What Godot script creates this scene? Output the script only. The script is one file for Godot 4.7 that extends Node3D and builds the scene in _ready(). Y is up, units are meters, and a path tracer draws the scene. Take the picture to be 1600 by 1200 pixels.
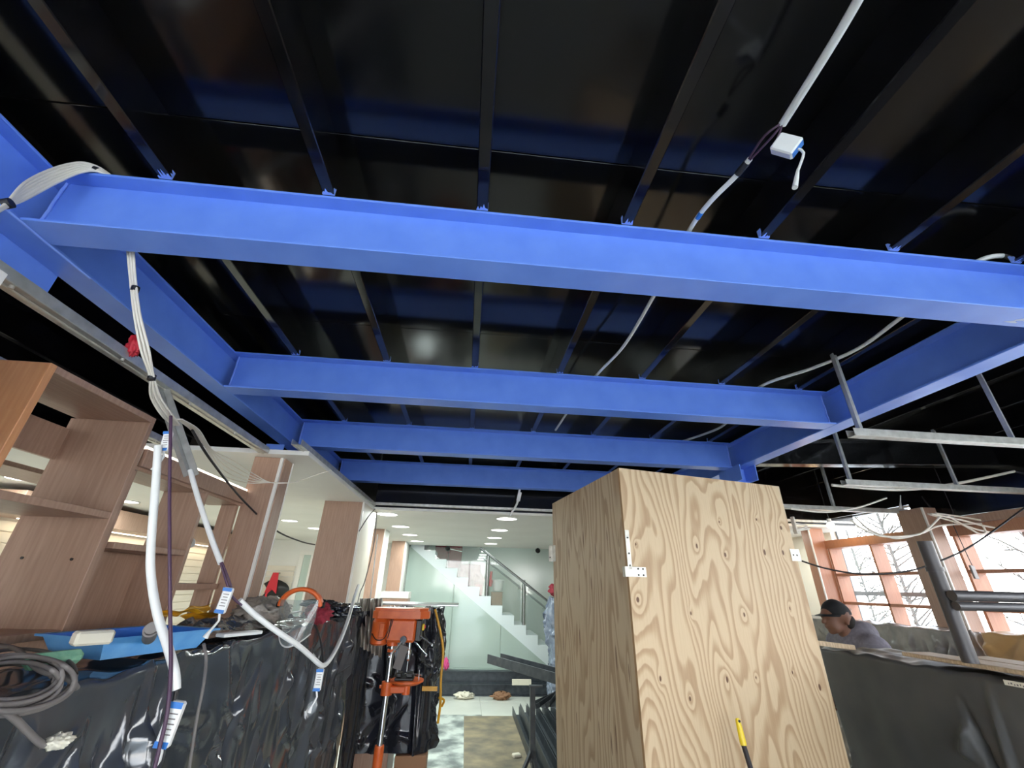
extends Node3D
# A shop under conversion: blue steel frame under a glossy black deck, wrapped counters, bookcases, a plywood crate.
const EYE := 1.85
const FOCAL := 650.73          # pixels, for a 1600 x 1200 frame
var CB := Basis.from_euler(Vector3(0.45016929, -0.09072044, 0.02557531), EULER_ORDER_YXZ)
var M := {}
var org := {}
var taken := {}
var rng := RandomNumberGenerator.new()

# ---------------------------------------------------------------- pixels to places (a plane gives the distance)
func ray(x: float, y: float) -> Vector3: return CB * Vector3((x - 800.0) / FOCAL, (600.0 - y) / FOCAL, -1.0)
func PY(x: float, y: float, c: float) -> Vector3:
	var d := ray(x, y); return d * ((c - EYE) / d.y) + Vector3(0, EYE, 0)
func PZ(x: float, y: float, c: float) -> Vector3:
	var d := ray(x, y); return d * (c / d.z) + Vector3(0, EYE, 0)
func PX(x: float, y: float, c: float) -> Vector3:
	var d := ray(x, y); return d * (c / d.x) + Vector3(0, EYE, 0)
func lie(x: float, y: float, off := 0.012) -> Vector3:      # a point on the wrapped counter beside the bookcases
	var p := PY(x, y, 1.62 + off)
	if y > 915.0 and p.x < -0.93 + off: return p
	return PX(x, y, -0.915 + off)

# ---------------------------------------------------------------- mesh builder
class MB:
	var v := PackedVector3Array()
	var n := PackedVector3Array()
	var u := PackedVector2Array()
	func tri(a: Vector3, b: Vector3, c: Vector3, na: Vector3, nb: Vector3, nc: Vector3, ua := Vector2.ZERO, ub := Vector2.ZERO, uc := Vector2.ZERO):
		if (c - a).cross(b - a).dot(na + nb + nc) >= 0.0:
			v.append(a); v.append(b); v.append(c); n.append(na); n.append(nb); n.append(nc); u.append(ua); u.append(ub); u.append(uc)
		else:
			v.append(a); v.append(c); v.append(b); n.append(na); n.append(nc); n.append(nb); u.append(ua); u.append(uc); u.append(ub)
	func quad(a: Vector3, b: Vector3, c: Vector3, d: Vector3, nn: Vector3, w := 1.0, h := 1.0):
		tri(a, b, c, nn, nn, nn, Vector2(0, h), Vector2(w, h), Vector2(w, 0))
		tri(a, c, d, nn, nn, nn, Vector2(0, h), Vector2(w, 0), Vector2(0, 0))
	func box(c: Vector3, s: Vector3, bev := 0.003, B := Basis.IDENTITY):
		var h := s * 0.5
		bev = minf(bev, minf(h.x, minf(h.y, h.z)) * 0.8)
		var pt := func(sg: Vector3, ax: int) -> Vector3:
			var q := Vector3.ZERO
			for k in 3: q[k] = sg[k] * (h[k] if k == ax else h[k] - bev)
			return c + B * q
		for ax in 3:
			var i := (ax + 1) % 3
			var j := (ax + 2) % 3
			for s0 in [-1.0, 1.0]:
				var sg := Vector3.ONE; sg[ax] = s0
				var q := []
				for e in [[-1.0, -1.0], [1.0, -1.0], [1.0, 1.0], [-1.0, 1.0]]:
					sg[i] = e[0]; sg[j] = e[1]; q.append(pt.call(sg, ax))
				var nn := Vector3.ZERO; nn[ax] = s0
				quad(q[0], q[1], q[2], q[3], B * nn, s[i], s[j])
				# edge between this axis and the next
				for s1 in [-1.0, 1.0]:
					var g := Vector3.ONE; g[ax] = s0; g[i] = s1
					g[j] = -1.0
					var a1 = pt.call(g, ax); var b1 = pt.call(g, i)
					g[j] = 1.0
					var a2 = pt.call(g, ax); var b2 = pt.call(g, i)
					var en := Vector3.ZERO; en[ax] = s0; en[i] = s1
					quad(a1, b1, b2, a2, B * en.normalized(), 0.01, 0.01)
		for sx in [-1.0, 1.0]:
			for sy in [-1.0, 1.0]:
				for sz in [-1.0, 1.0]:
					var sg := Vector3(sx, sy, sz)
					var nn := B * sg.normalized()
					tri(pt.call(sg, 0), pt.call(sg, 1), pt.call(sg, 2), nn, nn, nn)
	func bx(lo: Vector3, hi: Vector3, bev := 0.003): box((lo + hi) * 0.5, (hi - lo).abs(), bev)
	func bar(a: Vector3, b: Vector3, w: float, h: float, bev := 0.002):      # a straight bar of section w x h (h is the more vertical side)
		var z := (b - a).normalized()
		var x := Vector3.UP.cross(z)
		if x.length() < 0.01: x = Vector3.RIGHT
		x = x.normalized()
		box((a + b) * 0.5, Vector3(w, h, a.distance_to(b)), bev, Basis(x, z.cross(x), z))
	func tube(pts: Array, r, seg := 8, caps := true):
		var m := pts.size()
		var t0: Vector3 = (pts[1] - pts[0]).normalized()
		var x := t0.cross(Vector3.UP)
		if x.length() < 0.05: x = t0.cross(Vector3.RIGHT)
		x = x.normalized()
		var rings := []; var norms := []; var along := 0.0
		var vs := []
		for k in m:
			var t: Vector3 = (pts[mini(k + 1, m - 1)] - pts[maxi(k - 1, 0)]).normalized()
			x = (x - t * x.dot(t)).normalized()
			var y := t.cross(x)
			var rr: float = r[k] if r is Array else r
			var ring := PackedVector3Array(); var nr := PackedVector3Array()
			for s in seg + 1:
				var a := TAU * s / seg
				var d := x * cos(a) + y * sin(a)
				ring.append(pts[k] + d * rr); nr.append(d)
			if k > 0: along += pts[k].distance_to(pts[k - 1])
			vs.append(along); rings.append(ring); norms.append(nr)
		for k in m - 1:
			for s in seg:
				var ua := Vector2(float(s) / seg, vs[k]); var ub := Vector2(float(s + 1) / seg, vs[k])
				var uc := Vector2(float(s + 1) / seg, vs[k + 1]); var ud := Vector2(float(s) / seg, vs[k + 1])
				tri(rings[k][s], rings[k][s + 1], rings[k + 1][s + 1], norms[k][s], norms[k][s + 1], norms[k + 1][s + 1], ua, ub, uc)
				tri(rings[k][s], rings[k + 1][s + 1], rings[k + 1][s], norms[k][s], norms[k + 1][s + 1], norms[k + 1][s], ua, uc, ud)
		if caps:
			for e in [0, m - 1]:
				var nn: Vector3 = (pts[0] - pts[1]).normalized() if e == 0 else (pts[m - 1] - pts[m - 2]).normalized()
				for s in seg: tri(pts[e], rings[e][s], rings[e][s + 1], nn, nn, nn)
	func cyl(a: Vector3, b: Vector3, r: float, seg := 16, r2 := -1.0):
		tube([a, b], [r, r if r2 < 0 else r2], seg)
	func lathe(prof: Array, o: Vector3, axis := Vector3.UP, seg := 24):      # prof: Vector2(radius, height)
		var pts := []; var rr := []
		for p in prof: pts.append(o + axis * p.y); rr.append(p.x)
		var x := axis.cross(Vector3(0.3, 0.2, 1.0)).normalized(); var y := axis.cross(x)
		for k in prof.size() - 1:
			var d: Vector2 = prof[k + 1] - prof[k]
			for s in seg:
				var a := TAU * s / seg; var b := TAU * (s + 1) / seg
				var da := x * cos(a) + y * sin(a); var db := x * cos(b) + y * sin(b)
				var na := (da * d.y - axis * d.x).normalized(); var nb := (db * d.y - axis * d.x).normalized()
				var p0: Vector3 = pts[k] + da * rr[k]; var p1: Vector3 = pts[k] + db * rr[k]
				var p2: Vector3 = pts[k + 1] + db * rr[k + 1]; var p3: Vector3 = pts[k + 1] + da * rr[k + 1]
				if rr[k] > 1e-6: tri(p0, p1, p2, na, nb, nb)
				if rr[k + 1] > 1e-6: tri(p0, p2, p3, na, nb, na)
	func sheet(nu: int, nv: int, f: Callable, flip := false, us := 1.0, vscale := 1.0):
		var p := PackedVector3Array(); p.resize((nu + 1) * (nv + 1))
		for j in nv + 1:
			for i in nu + 1: p[j * (nu + 1) + i] = f.call(float(i) / nu, float(j) / nv)
		var q := PackedVector3Array(); q.resize(p.size())
		for j in nv + 1:
			for i in nu + 1:
				var du := p[j * (nu + 1) + mini(i + 1, nu)] - p[j * (nu + 1) + maxi(i - 1, 0)]
				var dv := p[mini(j + 1, nv) * (nu + 1) + i] - p[maxi(j - 1, 0) * (nu + 1) + i]
				var c := du.cross(dv)
				if c.length_squared() < 1e-16: c = Vector3.UP
				q[j * (nu + 1) + i] = -c.normalized() if flip else c.normalized()
		for j in nv:
			for i in nu:
				var a := j * (nu + 1) + i; var b := a + 1; var c := a + nu + 2; var d := a + nu + 1
				var ua := Vector2(us * i / nu, vscale * j / nv); var uc := Vector2(us * (i + 1) / nu, vscale * (j + 1) / nv)
				tri(p[a], p[b], p[c], q[a], q[b], q[c], ua, Vector2(uc.x, ua.y), uc)
				tri(p[a], p[c], p[d], q[a], q[c], q[d], ua, uc, Vector2(ua.x, uc.y))
	func prism(poly: PackedVector2Array, xf: Transform3D, depth: float):      # polygon in local x, y, drawn out along local z
		var nz := xf.basis.z.normalized()
		var idx := Geometry2D.triangulate_polygon(poly)
		for e in 2:
			var off := Vector3(0, 0, depth * e)
			for k in range(0, idx.size(), 3):
				var a := xf * (Vector3(poly[idx[k]].x, poly[idx[k]].y, 0) + off)
				var b := xf * (Vector3(poly[idx[k + 1]].x, poly[idx[k + 1]].y, 0) + off)
				var c := xf * (Vector3(poly[idx[k + 2]].x, poly[idx[k + 2]].y, 0) + off)
				var nn := nz if e == 1 else -nz
				tri(a, b, c, nn, nn, nn, poly[idx[k]], poly[idx[k + 1]], poly[idx[k + 2]])
		var area := 0.0
		for k in poly.size():
			var a := poly[k]; var b := poly[(k + 1) % poly.size()]
			area += a.x * b.y - b.x * a.y
		for k in poly.size():
			var a := poly[k]; var b := poly[(k + 1) % poly.size()]
			var e := b - a
			var on := Vector3(e.y, -e.x, 0).normalized() * signf(area)
			quad(xf * Vector3(a.x, a.y, 0), xf * Vector3(b.x, b.y, 0), xf * Vector3(b.x, b.y, depth), xf * Vector3(a.x, a.y, depth), xf.basis * on, e.length(), depth)

# ---------------------------------------------------------------- objects
func numbered(called: String) -> String:
	if not taken.has(called): taken[called] = 0; return called
	taken[called] += 1
	return "%s_%03d" % [called, taken[called]]
func thing(called: String, label: String, category: String, at := Vector3.ZERO, group := "") -> Node3D:
	var o := Node3D.new(); o.name = numbered(called); add_child(o); o.position = at; org[o] = at
	o.set_meta("label", label); o.set_meta("category", category)
	if group: o.set_meta("group", group)
	return o
func mesh_of(mb: MB, off := Vector3.ZERO) -> ArrayMesh:
	var v := mb.v
	if off != Vector3.ZERO:
		v = mb.v.duplicate()
		for k in v.size(): v[k] -= off
	var arr := []; arr.resize(Mesh.ARRAY_MAX)
	arr[Mesh.ARRAY_VERTEX] = v; arr[Mesh.ARRAY_NORMAL] = mb.n; arr[Mesh.ARRAY_TEX_UV] = mb.u
	var am := ArrayMesh.new(); am.add_surface_from_arrays(Mesh.PRIMITIVE_TRIANGLES, arr); return am
func part(parent: Node, called: String, mb: MB, mat: Material, label := "") -> MeshInstance3D:
	var o := MeshInstance3D.new(); o.name = called
	var off: Vector3 = org.get(parent, Vector3.ZERO)
	o.mesh = mesh_of(mb, off); o.material_override = mat
	parent.add_child(o, true); org[o] = off
	if label: o.set_meta("label", label)
	return o
func solo(called: String, label: String, category: String, mb: MB, mat: Material, at := Vector3.ZERO, group := "") -> MeshInstance3D:
	var o := MeshInstance3D.new(); o.name = numbered(called); o.mesh = mesh_of(mb, at); o.material_override = mat
	add_child(o); o.position = at; org[o] = at
	o.set_meta("label", label); o.set_meta("category", category)
	if group: o.set_meta("group", group)
	return o
func struct(called: String, label: String, category: String, mb: MB, mat: Material) -> MeshInstance3D:
	var o := solo(called, label, category, mb, mat); o.set_meta("kind", "structure"); return o
func instance(parent: Node, called: String, mesh: Mesh, mat: Material, at: Vector3, basis := Basis.IDENTITY) -> MeshInstance3D:
	var o := MeshInstance3D.new(); o.name = called; o.mesh = mesh; o.material_override = mat
	parent.add_child(o, true); o.transform = Transform3D(basis, at - org.get(parent, Vector3.ZERO)); org[o] = at
	return o
func curve(pts: Array, step := 0.02) -> Array:      # a smooth line through the points
	var c := Curve3D.new(); c.bake_interval = step
	for k in pts.size():
		var t: Vector3 = (pts[mini(k + 1, pts.size() - 1)] - pts[maxi(k - 1, 0)]) / 6.0
		c.add_point(pts[k], -t, t)
	return Array(c.get_baked_points())

# ---------------------------------------------------------------- materials
func srgb(r, g, b) -> Color: return Color(r / 255.0, g / 255.0, b / 255.0)
func mat(c: Color, rough := 0.6, metal := 0.0, spec := 0.5) -> StandardMaterial3D:
	var m := StandardMaterial3D.new(); m.albedo_color = c; m.roughness = rough; m.metallic = metal; m.metallic_specular = spec; return m
func noise(seed_: int, freq: float, oct := 4, kind := FastNoiseLite.TYPE_SIMPLEX_SMOOTH) -> FastNoiseLite:
	var n := FastNoiseLite.new(); n.seed = seed_; n.frequency = freq; n.noise_type = kind; n.fractal_octaves = oct; return n
func tex(w: int, h: int, f: Callable) -> ImageTexture:      # f(u, v) -> Color
	var im := Image.create(w, h, false, Image.FORMAT_RGB8)
	for y in h:
		for x in w: im.set_pixel(x, y, f.call(float(x) / w, float(y) / h))
	im.generate_mipmaps()
	return ImageTexture.create_from_image(im)
func recolour(im: Image, a: Color, b: Color, sharp: float) -> ImageTexture:
	return tex(im.get_width(), im.get_height(), func(u, v): return a.lerp(b, clampf(0.5 + (im.get_pixel(int(u * im.get_width() + 0.5) % im.get_width(), int(v * im.get_height() + 0.5) % im.get_height()).r - 0.5) * sharp, 0.0, 1.0)))
func mottled(a: Color, b: Color, seed_: int, sx: float, _sy: float, size := 256, sharp := 1.0) -> ImageTexture:
	var n := noise(seed_, sx / size, 5)
	return recolour(n.get_seamless_image(size, size, false, false, 0.2, true), a, b, sharp * 0.9)
func tri_mat(t: Texture2D, scale: float, rough := 0.6, metal := 0.0, spec := 0.5) -> StandardMaterial3D:
	var m := mat(Color.WHITE, rough, metal, spec); m.albedo_texture = t
	m.uv1_triplanar = true; m.uv1_world_triplanar = true; m.uv1_scale = Vector3.ONE * scale; m.uv1_triplanar_sharpness = 8.0
	return m
func plywood_tex(seed_: int, front: bool) -> ImageTexture:
	var warp := noise(seed_, 1.0, 3); var fine := noise(seed_ + 7, 1.0, 3)
	var base := srgb(203, 179, 145); var dark := srgb(158, 124, 90)
	var knots := []
	var kr := RandomNumberGenerator.new(); kr.seed = seed_ + 3
	var rows := [0.105, 0.185, 0.30, 0.44, 0.60, 0.75, 0.88] if front else [0.16, 0.27, 0.40, 0.55, 0.70, 0.85]
	for r in rows:
		var cnt := 6 if front else 8
		for k in cnt:
			if kr.randf() < (0.62 if front else 0.75): knots.append([(k + kr.randf_range(0.15, 0.85)) / cnt, r + kr.randf_range(-0.02, 0.02), kr.randf_range(0.003, 0.0075) * (1.0 if front else 0.8), kr.randf_range(1.4, 2.2) * (1.0 if front else 4.5)])
	return tex(512, 1024, func(u, v):
		var x: float = u; var y: float = v * 2.0
		var lift := 0.0; var spot := 0.0
		for k in knots:
			var dx: float = (x - k[0]) / k[2]; var dy: float = (y - k[1] * 2.0) / (k[2] * k[3])
			var d2 := dx * dx + dy * dy
			if d2 < 60.0:
				lift += exp(-d2 * 0.07) * 1.3
				spot = maxf(spot, 1.0 - smoothstep(0.55, 1.25, d2))
		var w: float
		if front: w = x * 17.0 + warp.get_noise_2d(x * 1.7, y * 0.5) * 7.5 + fine.get_noise_2d(x * 6.0, y * 1.3) * 0.7 + lift
		else: w = x * 15.0 + warp.get_noise_2d(x * 2.2, y * 0.5) * 4.0 + fine.get_noise_2d(x * 7.0, y * 1.0) * 0.5 + lift * 0.8
		var s := w - floorf(w)
		var g := smoothstep(0.30, 0.82, s) * (1.0 - smoothstep(0.86, 0.97, s))
		var grain := fine.get_noise_2d(x * 90.0, y * 5.0)
		var c := base
		c = c.lerp(dark, clampf(g * 0.62 + grain * 0.14 + (0.0 if front else 0.0), 0.0, 0.9))
		c = c.lerp(srgb(86, 54, 34), spot * (0.9 if front else 0.6))
		return c)

func make_materials():
	# blue paint with thin and scuffed patches
	M.blue = tri_mat(mottled(srgb(98, 136, 226), srgb(112, 150, 235), 5, 5.0, 5.0), 0.9, 0.34, 0.0, 0.5)
	M.blue.uv1_world_triplanar = true
	M.weld = mat(srgb(132, 164, 245), 0.5)
	var dust := mottled(srgb(9, 9, 11), srgb(20, 19, 19), 9, 4.0, 4.0)
	M.black = tri_mat(dust, 0.7, 0.13, 0.0, 0.5)
	M.joist = tri_mat(mottled(srgb(10, 10, 12), srgb(26, 24, 26), 17, 8.0, 8.0), 1.0, 0.11, 0.0, 0.5)
	M.seam = mat(srgb(92, 86, 80), 0.5)
	M.galv = tri_mat(mottled(srgb(206, 206, 202), srgb(164, 164, 160), 21, 9.0, 9.0), 1.5, 0.34, 0.55)
	M.zinc = tri_mat(mottled(srgb(222, 220, 212), srgb(186, 182, 172), 23, 9.0, 9.0), 2.0, 0.42, 0.6)
	M.steel = tri_mat(mottled(srgb(58, 64, 72), srgb(92, 98, 104), 25, 6.0, 6.0), 1.2, 0.45, 0.5)
	M.steel_dark = tri_mat(mottled(srgb(62, 66, 72), srgb(88, 92, 96), 27, 6.0, 6.0), 1.2, 0.36, 0.4)
	M.chrome = mat(srgb(205, 208, 210), 0.16, 1.0)
	M.stainless = mat(srgb(160, 164, 164), 0.28, 1.0)
	var streaks := noise(41, 0.22, 3).get_seamless_image(256, 14, false, false, 0.2, true); streaks.resize(256, 256, Image.INTERPOLATE_CUBIC)
	var grain := func(a: Color, b: Color): return recolour(streaks, a, b, 1.1)
	M.wood = tri_mat(grain.call(srgb(160, 126, 108), srgb(178, 146, 126)), 1.3, 0.42)
	M.wood_warm_lit = tri_mat(grain.call(srgb(168, 116, 88), srgb(184, 132, 104)), 1.3, 0.40)  # the wood again, with warm window light put into its colour
	M.wood_orange_lit = tri_mat(grain.call(srgb(206, 142, 96), srgb(218, 158, 112)), 1.3, 0.40)  # same bookcase wood, its colour shifted to orange as if warmly lit
	M.timber = tri_mat(grain.call(srgb(176, 152, 124), srgb(212, 190, 160)), 1.3, 0.6)
	M.edge = mat(srgb(196, 170, 146), 0.45)
	M.pole = mat(srgb(72, 70, 72), 0.42, 0.3)
	M.white_edge = mat(srgb(232, 228, 222), 0.4)
	M.ply_front = mat(Color.WHITE, 0.55); M.ply_front.albedo_texture = plywood_tex(101, true)
	M.ply_side = mat(Color.WHITE, 0.6); M.ply_side.albedo_texture = plywood_tex(207, false)
	M.ply_edge = tri_mat(grain.call(srgb(150, 112, 76), srgb(196, 158, 112)), 6.0, 0.7)
	M.white = tri_mat(mottled(srgb(226, 224, 218), srgb(234, 232, 227), 51, 3.0, 3.0), 0.5, 0.7)
	M.cream = tri_mat(mottled(srgb(222, 212, 196), srgb(234, 226, 212), 53, 3.0, 3.0), 0.5, 0.6)
	M.plastic_white = mat(srgb(226, 226, 224), 0.38)
	M.cable = mat(srgb(222, 214, 202), 0.5)
	M.cord = mat(srgb(40, 36, 38), 0.5)
	M.cord_purple = mat(srgb(72, 46, 70), 0.5)
	M.cord_grey = mat(srgb(120, 114, 112), 0.6)
	M.tape_black = mat(srgb(24, 24, 30), 0.5)
	M.label_blue = mat(srgb(52, 118, 196), 0.4)
	M.film = tri_mat(mottled(srgb(52, 56, 62), srgb(76, 80, 88), 61, 4.0, 4.0), 0.8, 0.13, 0.0, 0.8)
	M.film_dark = tri_mat(mottled(srgb(26, 28, 36), srgb(44, 47, 56), 63, 4.0, 4.0), 0.8, 0.14, 0.0, 0.6)
	M.film_dull = tri_mat(mottled(srgb(64, 66, 68), srgb(86, 86, 84), 65, 3.0, 5.0), 0.7, 0.5, 0.0, 0.5)
	M.film_clear = tri_mat(mottled(srgb(120, 116, 112), srgb(172, 162, 152), 67, 4.0, 4.0), 1.0, 0.26, 0.0, 0.6)
	M.film_amber = tri_mat(mottled(srgb(196, 152, 96), srgb(220, 178, 122), 69, 4.0, 4.0), 1.0, 0.32, 0.0, 0.5)
	M.film_amber.backlight = Color(0.35, 0.22, 0.1)
	M.film_blue = tri_mat(mottled(srgb(88, 100, 122), srgb(150, 160, 176), 71, 6.0, 6.0), 1.2, 0.22, 0.0, 0.6)
	M.amber_tape = tri_mat(mottled(srgb(196, 140, 20), srgb(226, 172, 44), 73, 5.0, 5.0), 1.2, 0.3)
	M.tray = tri_mat(mottled(srgb(66, 138, 202), srgb(104, 166, 218), 75, 6.0, 6.0), 2.0, 0.5)
	M.tray_in = mat(srgb(40, 110, 205), 0.45)
	M.brush_green = tri_mat(mottled(srgb(112, 172, 142), srgb(150, 200, 168), 77, 8.0, 8.0), 6.0, 0.7)
	M.paper = mat(srgb(232, 226, 208), 0.8)
	M.orange = tri_mat(mottled(srgb(206, 88, 34), srgb(222, 106, 48), 79, 6.0, 6.0), 2.0, 0.36)
	M.red = mat(srgb(198, 36, 52), 0.55)
	M.red_cloth = tri_mat(mottled(srgb(120, 32, 48), srgb(170, 52, 68), 81, 8.0, 8.0), 3.0, 0.8)
	M.maroon = mat(srgb(104, 30, 42), 0.5); M.film_red = mat(srgb(128, 58, 64), 0.2)
	M.pink = mat(srgb(228, 84, 148), 0.6)
	M.yellow = mat(srgb(232, 200, 40), 0.4)
	M.black_plastic = mat(srgb(22, 22, 24), 0.4)
	M.tile = tri_mat(mottled(srgb(214, 217, 208), srgb(226, 228, 220), 83, 3.0, 3.0), 0.6, 0.34)
	M.tile_dirty = tri_mat(mottled(srgb(110, 118, 118), srgb(206, 214, 208), 85, 6.0, 6.0, 512, 2.6), 0.45, 0.4)
	M.grout = mat(srgb(150, 150, 144), 0.8)
	M.board_dirty = tri_mat(mottled(srgb(104, 100, 90), srgb(160, 146, 116), 87, 5.0, 5.0, 512, 1.2), 0.6, 0.7)
	M.pale_glass = mat(srgb(180, 197, 189), 0.09, 0.0, 0.6)
	M.stair_white = mat(srgb(226, 236, 238), 0.25)
	M.wall_pale = mat(srgb(206, 218, 208), 0.12, 0.0, 0.6)
	M.glass = mat(Color(0.86, 0.95, 0.92, 0.10), 0.03); M.glass.transparency = BaseMaterial3D.TRANSPARENCY_ALPHA
	M.visor = mat(Color(0.55, 0.58, 0.58, 0.5), 0.06); M.visor.transparency = BaseMaterial3D.TRANSPARENCY_ALPHA
	M.carton = mat(srgb(150, 112, 84), 0.8)
	M.concrete = tri_mat(mottled(srgb(168, 168, 164), srgb(196, 195, 190), 89, 6.0, 6.0), 0.3, 0.9)
	M.bark = mat(srgb(66, 60, 58), 0.9)
	M.alu = mat(srgb(150, 156, 164), 0.4, 0.6)
	M.skin = mat(srgb(118, 82, 66), 0.6); M.skin.subsurf_scatter_enabled = true; M.skin.subsurf_scatter_strength = 0.1
	M.hoodie = tri_mat(mottled(srgb(112, 108, 118), srgb(140, 136, 146), 91, 10.0, 10.0), 3.0, 0.9)
	M.jeans = mat(srgb(44, 52, 74), 0.9)
	M.cap = mat(srgb(20, 20, 23), 0.8)
	M.hair = mat(srgb(30, 24, 22), 0.8)
	M.diffuser = mat(srgb(255, 255, 255), 0.5); M.diffuser.emission_enabled = true; M.diffuser.emission = Color(1.0, 0.99, 0.96); M.diffuser.emission_energy_multiplier = 5.0
	M.led = mat(srgb(255, 255, 255), 0.5); M.led.emission_enabled = true; M.led.emission = Color(1.0, 0.95, 0.86); M.led.emission_energy_multiplier = 4.0

# ---------------------------------------------------------------- shared shapes
func drape(lo: Vector3, hi: Vector3, amp: float, seed_: int, cell := 0.016, rc := 0.05, folds := 7.0, flat_back := Vector2.ZERO) -> MB:      # a film wrapped loosely round a box, with pleats and creases
	var mb := MB.new()
	var n1 := noise(seed_, 1.0, 1); var n2 := noise(seed_ + 1, 1.0, 1)
	var r := RandomNumberGenerator.new(); r.seed = seed_
	var w := hi.x - lo.x - 2 * rc; var d := hi.z - lo.z - 2 * rc
	var legs := [w, rc * PI / 2, d, rc * PI / 2, w, rc * PI / 2, d, rc * PI / 2]
	var total := 0.0
	for l in legs: total += l
	var around := func(s: float) -> Array:      # arc length -> [point, outward]
		var k := 0
		while k < 7 and s > legs[k]: s -= legs[k]; k += 1
		match k:
			0: return [Vector2(lo.x + rc + s, lo.z), Vector2(0, -1)]
			2: return [Vector2(hi.x, lo.z + rc + s), Vector2(1, 0)]
			4: return [Vector2(hi.x - rc - s, hi.z), Vector2(0, 1)]
			6: return [Vector2(lo.x, hi.z - rc - s), Vector2(-1, 0)]
		var cc: Vector2 = {1: Vector2(hi.x - rc, lo.z + rc), 3: Vector2(hi.x - rc, hi.z - rc), 5: Vector2(lo.x + rc, hi.z - rc), 7: Vector2(lo.x + rc, lo.z + rc)}[k]
		var a: float = float({1: -PI / 2, 3: 0.0, 5: PI / 2, 7: PI}[k]) + s / rc
		return [cc + Vector2(cos(a), sin(a)) * rc, Vector2(cos(a), sin(a))]
	var tall := hi.y - lo.y; var half := minf(hi.x - lo.x, hi.z - lo.z) * 0.5
	var run := half + tall
	# creases: [start, direction, length, half width, height], as tents over the (arc, drop) plane; drop is negative on top
	var bins := {}
	var pleats := int(total * folds); var smalls := int(total * run * folds * 2.6)
	for k in pleats + smalls:
		var p := Vector2(r.randf() * total, r.randf_range(-0.5 * half, tall))
		var pleat := k < pleats
		var an := r.randf_range(-0.2, 0.2) if pleat else r.randf_range(-1.4, 1.4)
		if pleat and r.randf() < 0.6: p.y = r.randf_range(-0.06, 0.12)
		var ln := r.randf_range(0.35, 1.3) if pleat else r.randf_range(0.10, 0.42)
		var wd := r.randf_range(0.022, 0.065) if pleat else r.randf_range(0.025, 0.075)
		var ht := wd * (r.randf_range(0.8, 1.9) if pleat else r.randf_range(0.25, 0.85)) * (1.0 if r.randf() < 0.7 else -0.8)
		var c := [p, Vector2(sin(an), cos(an)), ln, wd, ht]
		var e: Vector2 = p + c[1] * ln
		for b in range(int(floor((minf(p.x, e.x) - wd) / 0.2)), int(floor((maxf(p.x, e.x) + wd) / 0.2)) + 1):
			if not bins.has(b): bins[b] = []
			bins[b].append(c)
	var height := func(s: float, y: float) -> float:
		var h := 0.0
		for c in bins.get(int(floor(s / 0.2)), []):
			var q: Vector2 = Vector2(s, y) - c[0]; var t: float = q.dot(c[1])
			if t < 0.0 or t > c[2]: continue
			var x: float = absf(q.x * c[1].y - q.y * c[1].x); var f: float = t / c[2]
			var wide: float = c[3] * (0.35 + 0.65 * f)
			if x < wide: h += c[4] * (1.0 - x / wide) * minf(1.0, 6.0 * minf(f, 1.0 - f))
		return h
	var nv := int(run / cell); var nu := int(total / cell)
	var f := func(a: float, b: float) -> Vector3:
		var s := a * total; var q: Array = around.call(s); var p: Vector2 = q[0]; var o: Vector2 = q[1]
		var y := b * run - half
		var billow := n1.get_noise_2d(s * 1.7, y * 0.6) * 0.7 + n2.get_noise_2d(s * 4.2, y * 1.3) * 0.35
		var h: float = height.call(s, y)
		if y < 0.0:
			var c := Vector2(clampf(p.x, lo.x + half, hi.x - half), clampf(p.y, lo.z + half, hi.z - half))
			var g := c.lerp(p, 1.0 + y / half)
			return Vector3(g.x, hi.y + (0.3 + n2.get_noise_2d(g.x * 5.0, g.y * 5.0)) * amp * 0.5 + absf(h) * 0.6, g.y)
		var out := (amp * (billow + 0.35) + h) * (0.35 + 0.65 * smoothstep(0.0, 0.35, y))
		if flat_back != Vector2.ZERO and o.dot(flat_back) > 0.3: out = minf(out, 0.0)
		return Vector3(p.x + o.x * out, hi.y - y + h * 0.6 * exp(-y * 10.0), p.y + o.y * out)
	mb.sheet(nu, nv, f, true)
	return mb
func i_beam(mb3: Array, a: Vector3, b: Vector3, w: float, h: float, tf: float, tw: float):      # [web, top flange, bottom flange]; a and b on the underside's middle line
	var up := Vector3(0, h, 0)
	mb3[0].bar(a + up * 0.5, b + up * 0.5, tw, h - 2 * tf, 0.001)
	mb3[1].bar(a + up - Vector3(0, tf * 0.5, 0), b + up - Vector3(0, tf * 0.5, 0), w, tf)
	mb3[2].bar(a + Vector3(0, tf * 0.5, 0), b + Vector3(0, tf * 0.5, 0), w, tf)
func blue_beam(label: String, a: Vector3, b: Vector3, w := 0.11) -> Node3D:
	var t := thing("steel_beam", label, "steel beam", a, "blue steel frame")
	var q := [MB.new(), MB.new(), MB.new()]
	i_beam(q, a, b, w, 0.23, 0.010, 0.008)
	part(t, "web", q[0], M.blue); part(t, "top_flange", q[1], M.blue); part(t, "bottom_flange", q[2], M.blue)
	return t
func slat_wall(t: Node, a: Vector3, b: Vector3, y0: float, y1: float, face: Vector3, m: Material, pitch := 0.1):
	var mb := MB.new(); var l := a.distance_to(b); var dirv := (b - a).normalized()
	mb.box(Vector3.ZERO, Vector3(l, pitch - 0.010, 0.014), 0.002, Basis(dirv, Vector3.UP, dirv.cross(Vector3.UP)))
	var shared := mesh_of(mb)
	var y := y0 + pitch * 0.5
	while y < y1:
		var c := (a + b) * 0.5; c.y = y
		instance(t, "slat", shared, m, c + face * 0.007)
		y += pitch
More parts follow.
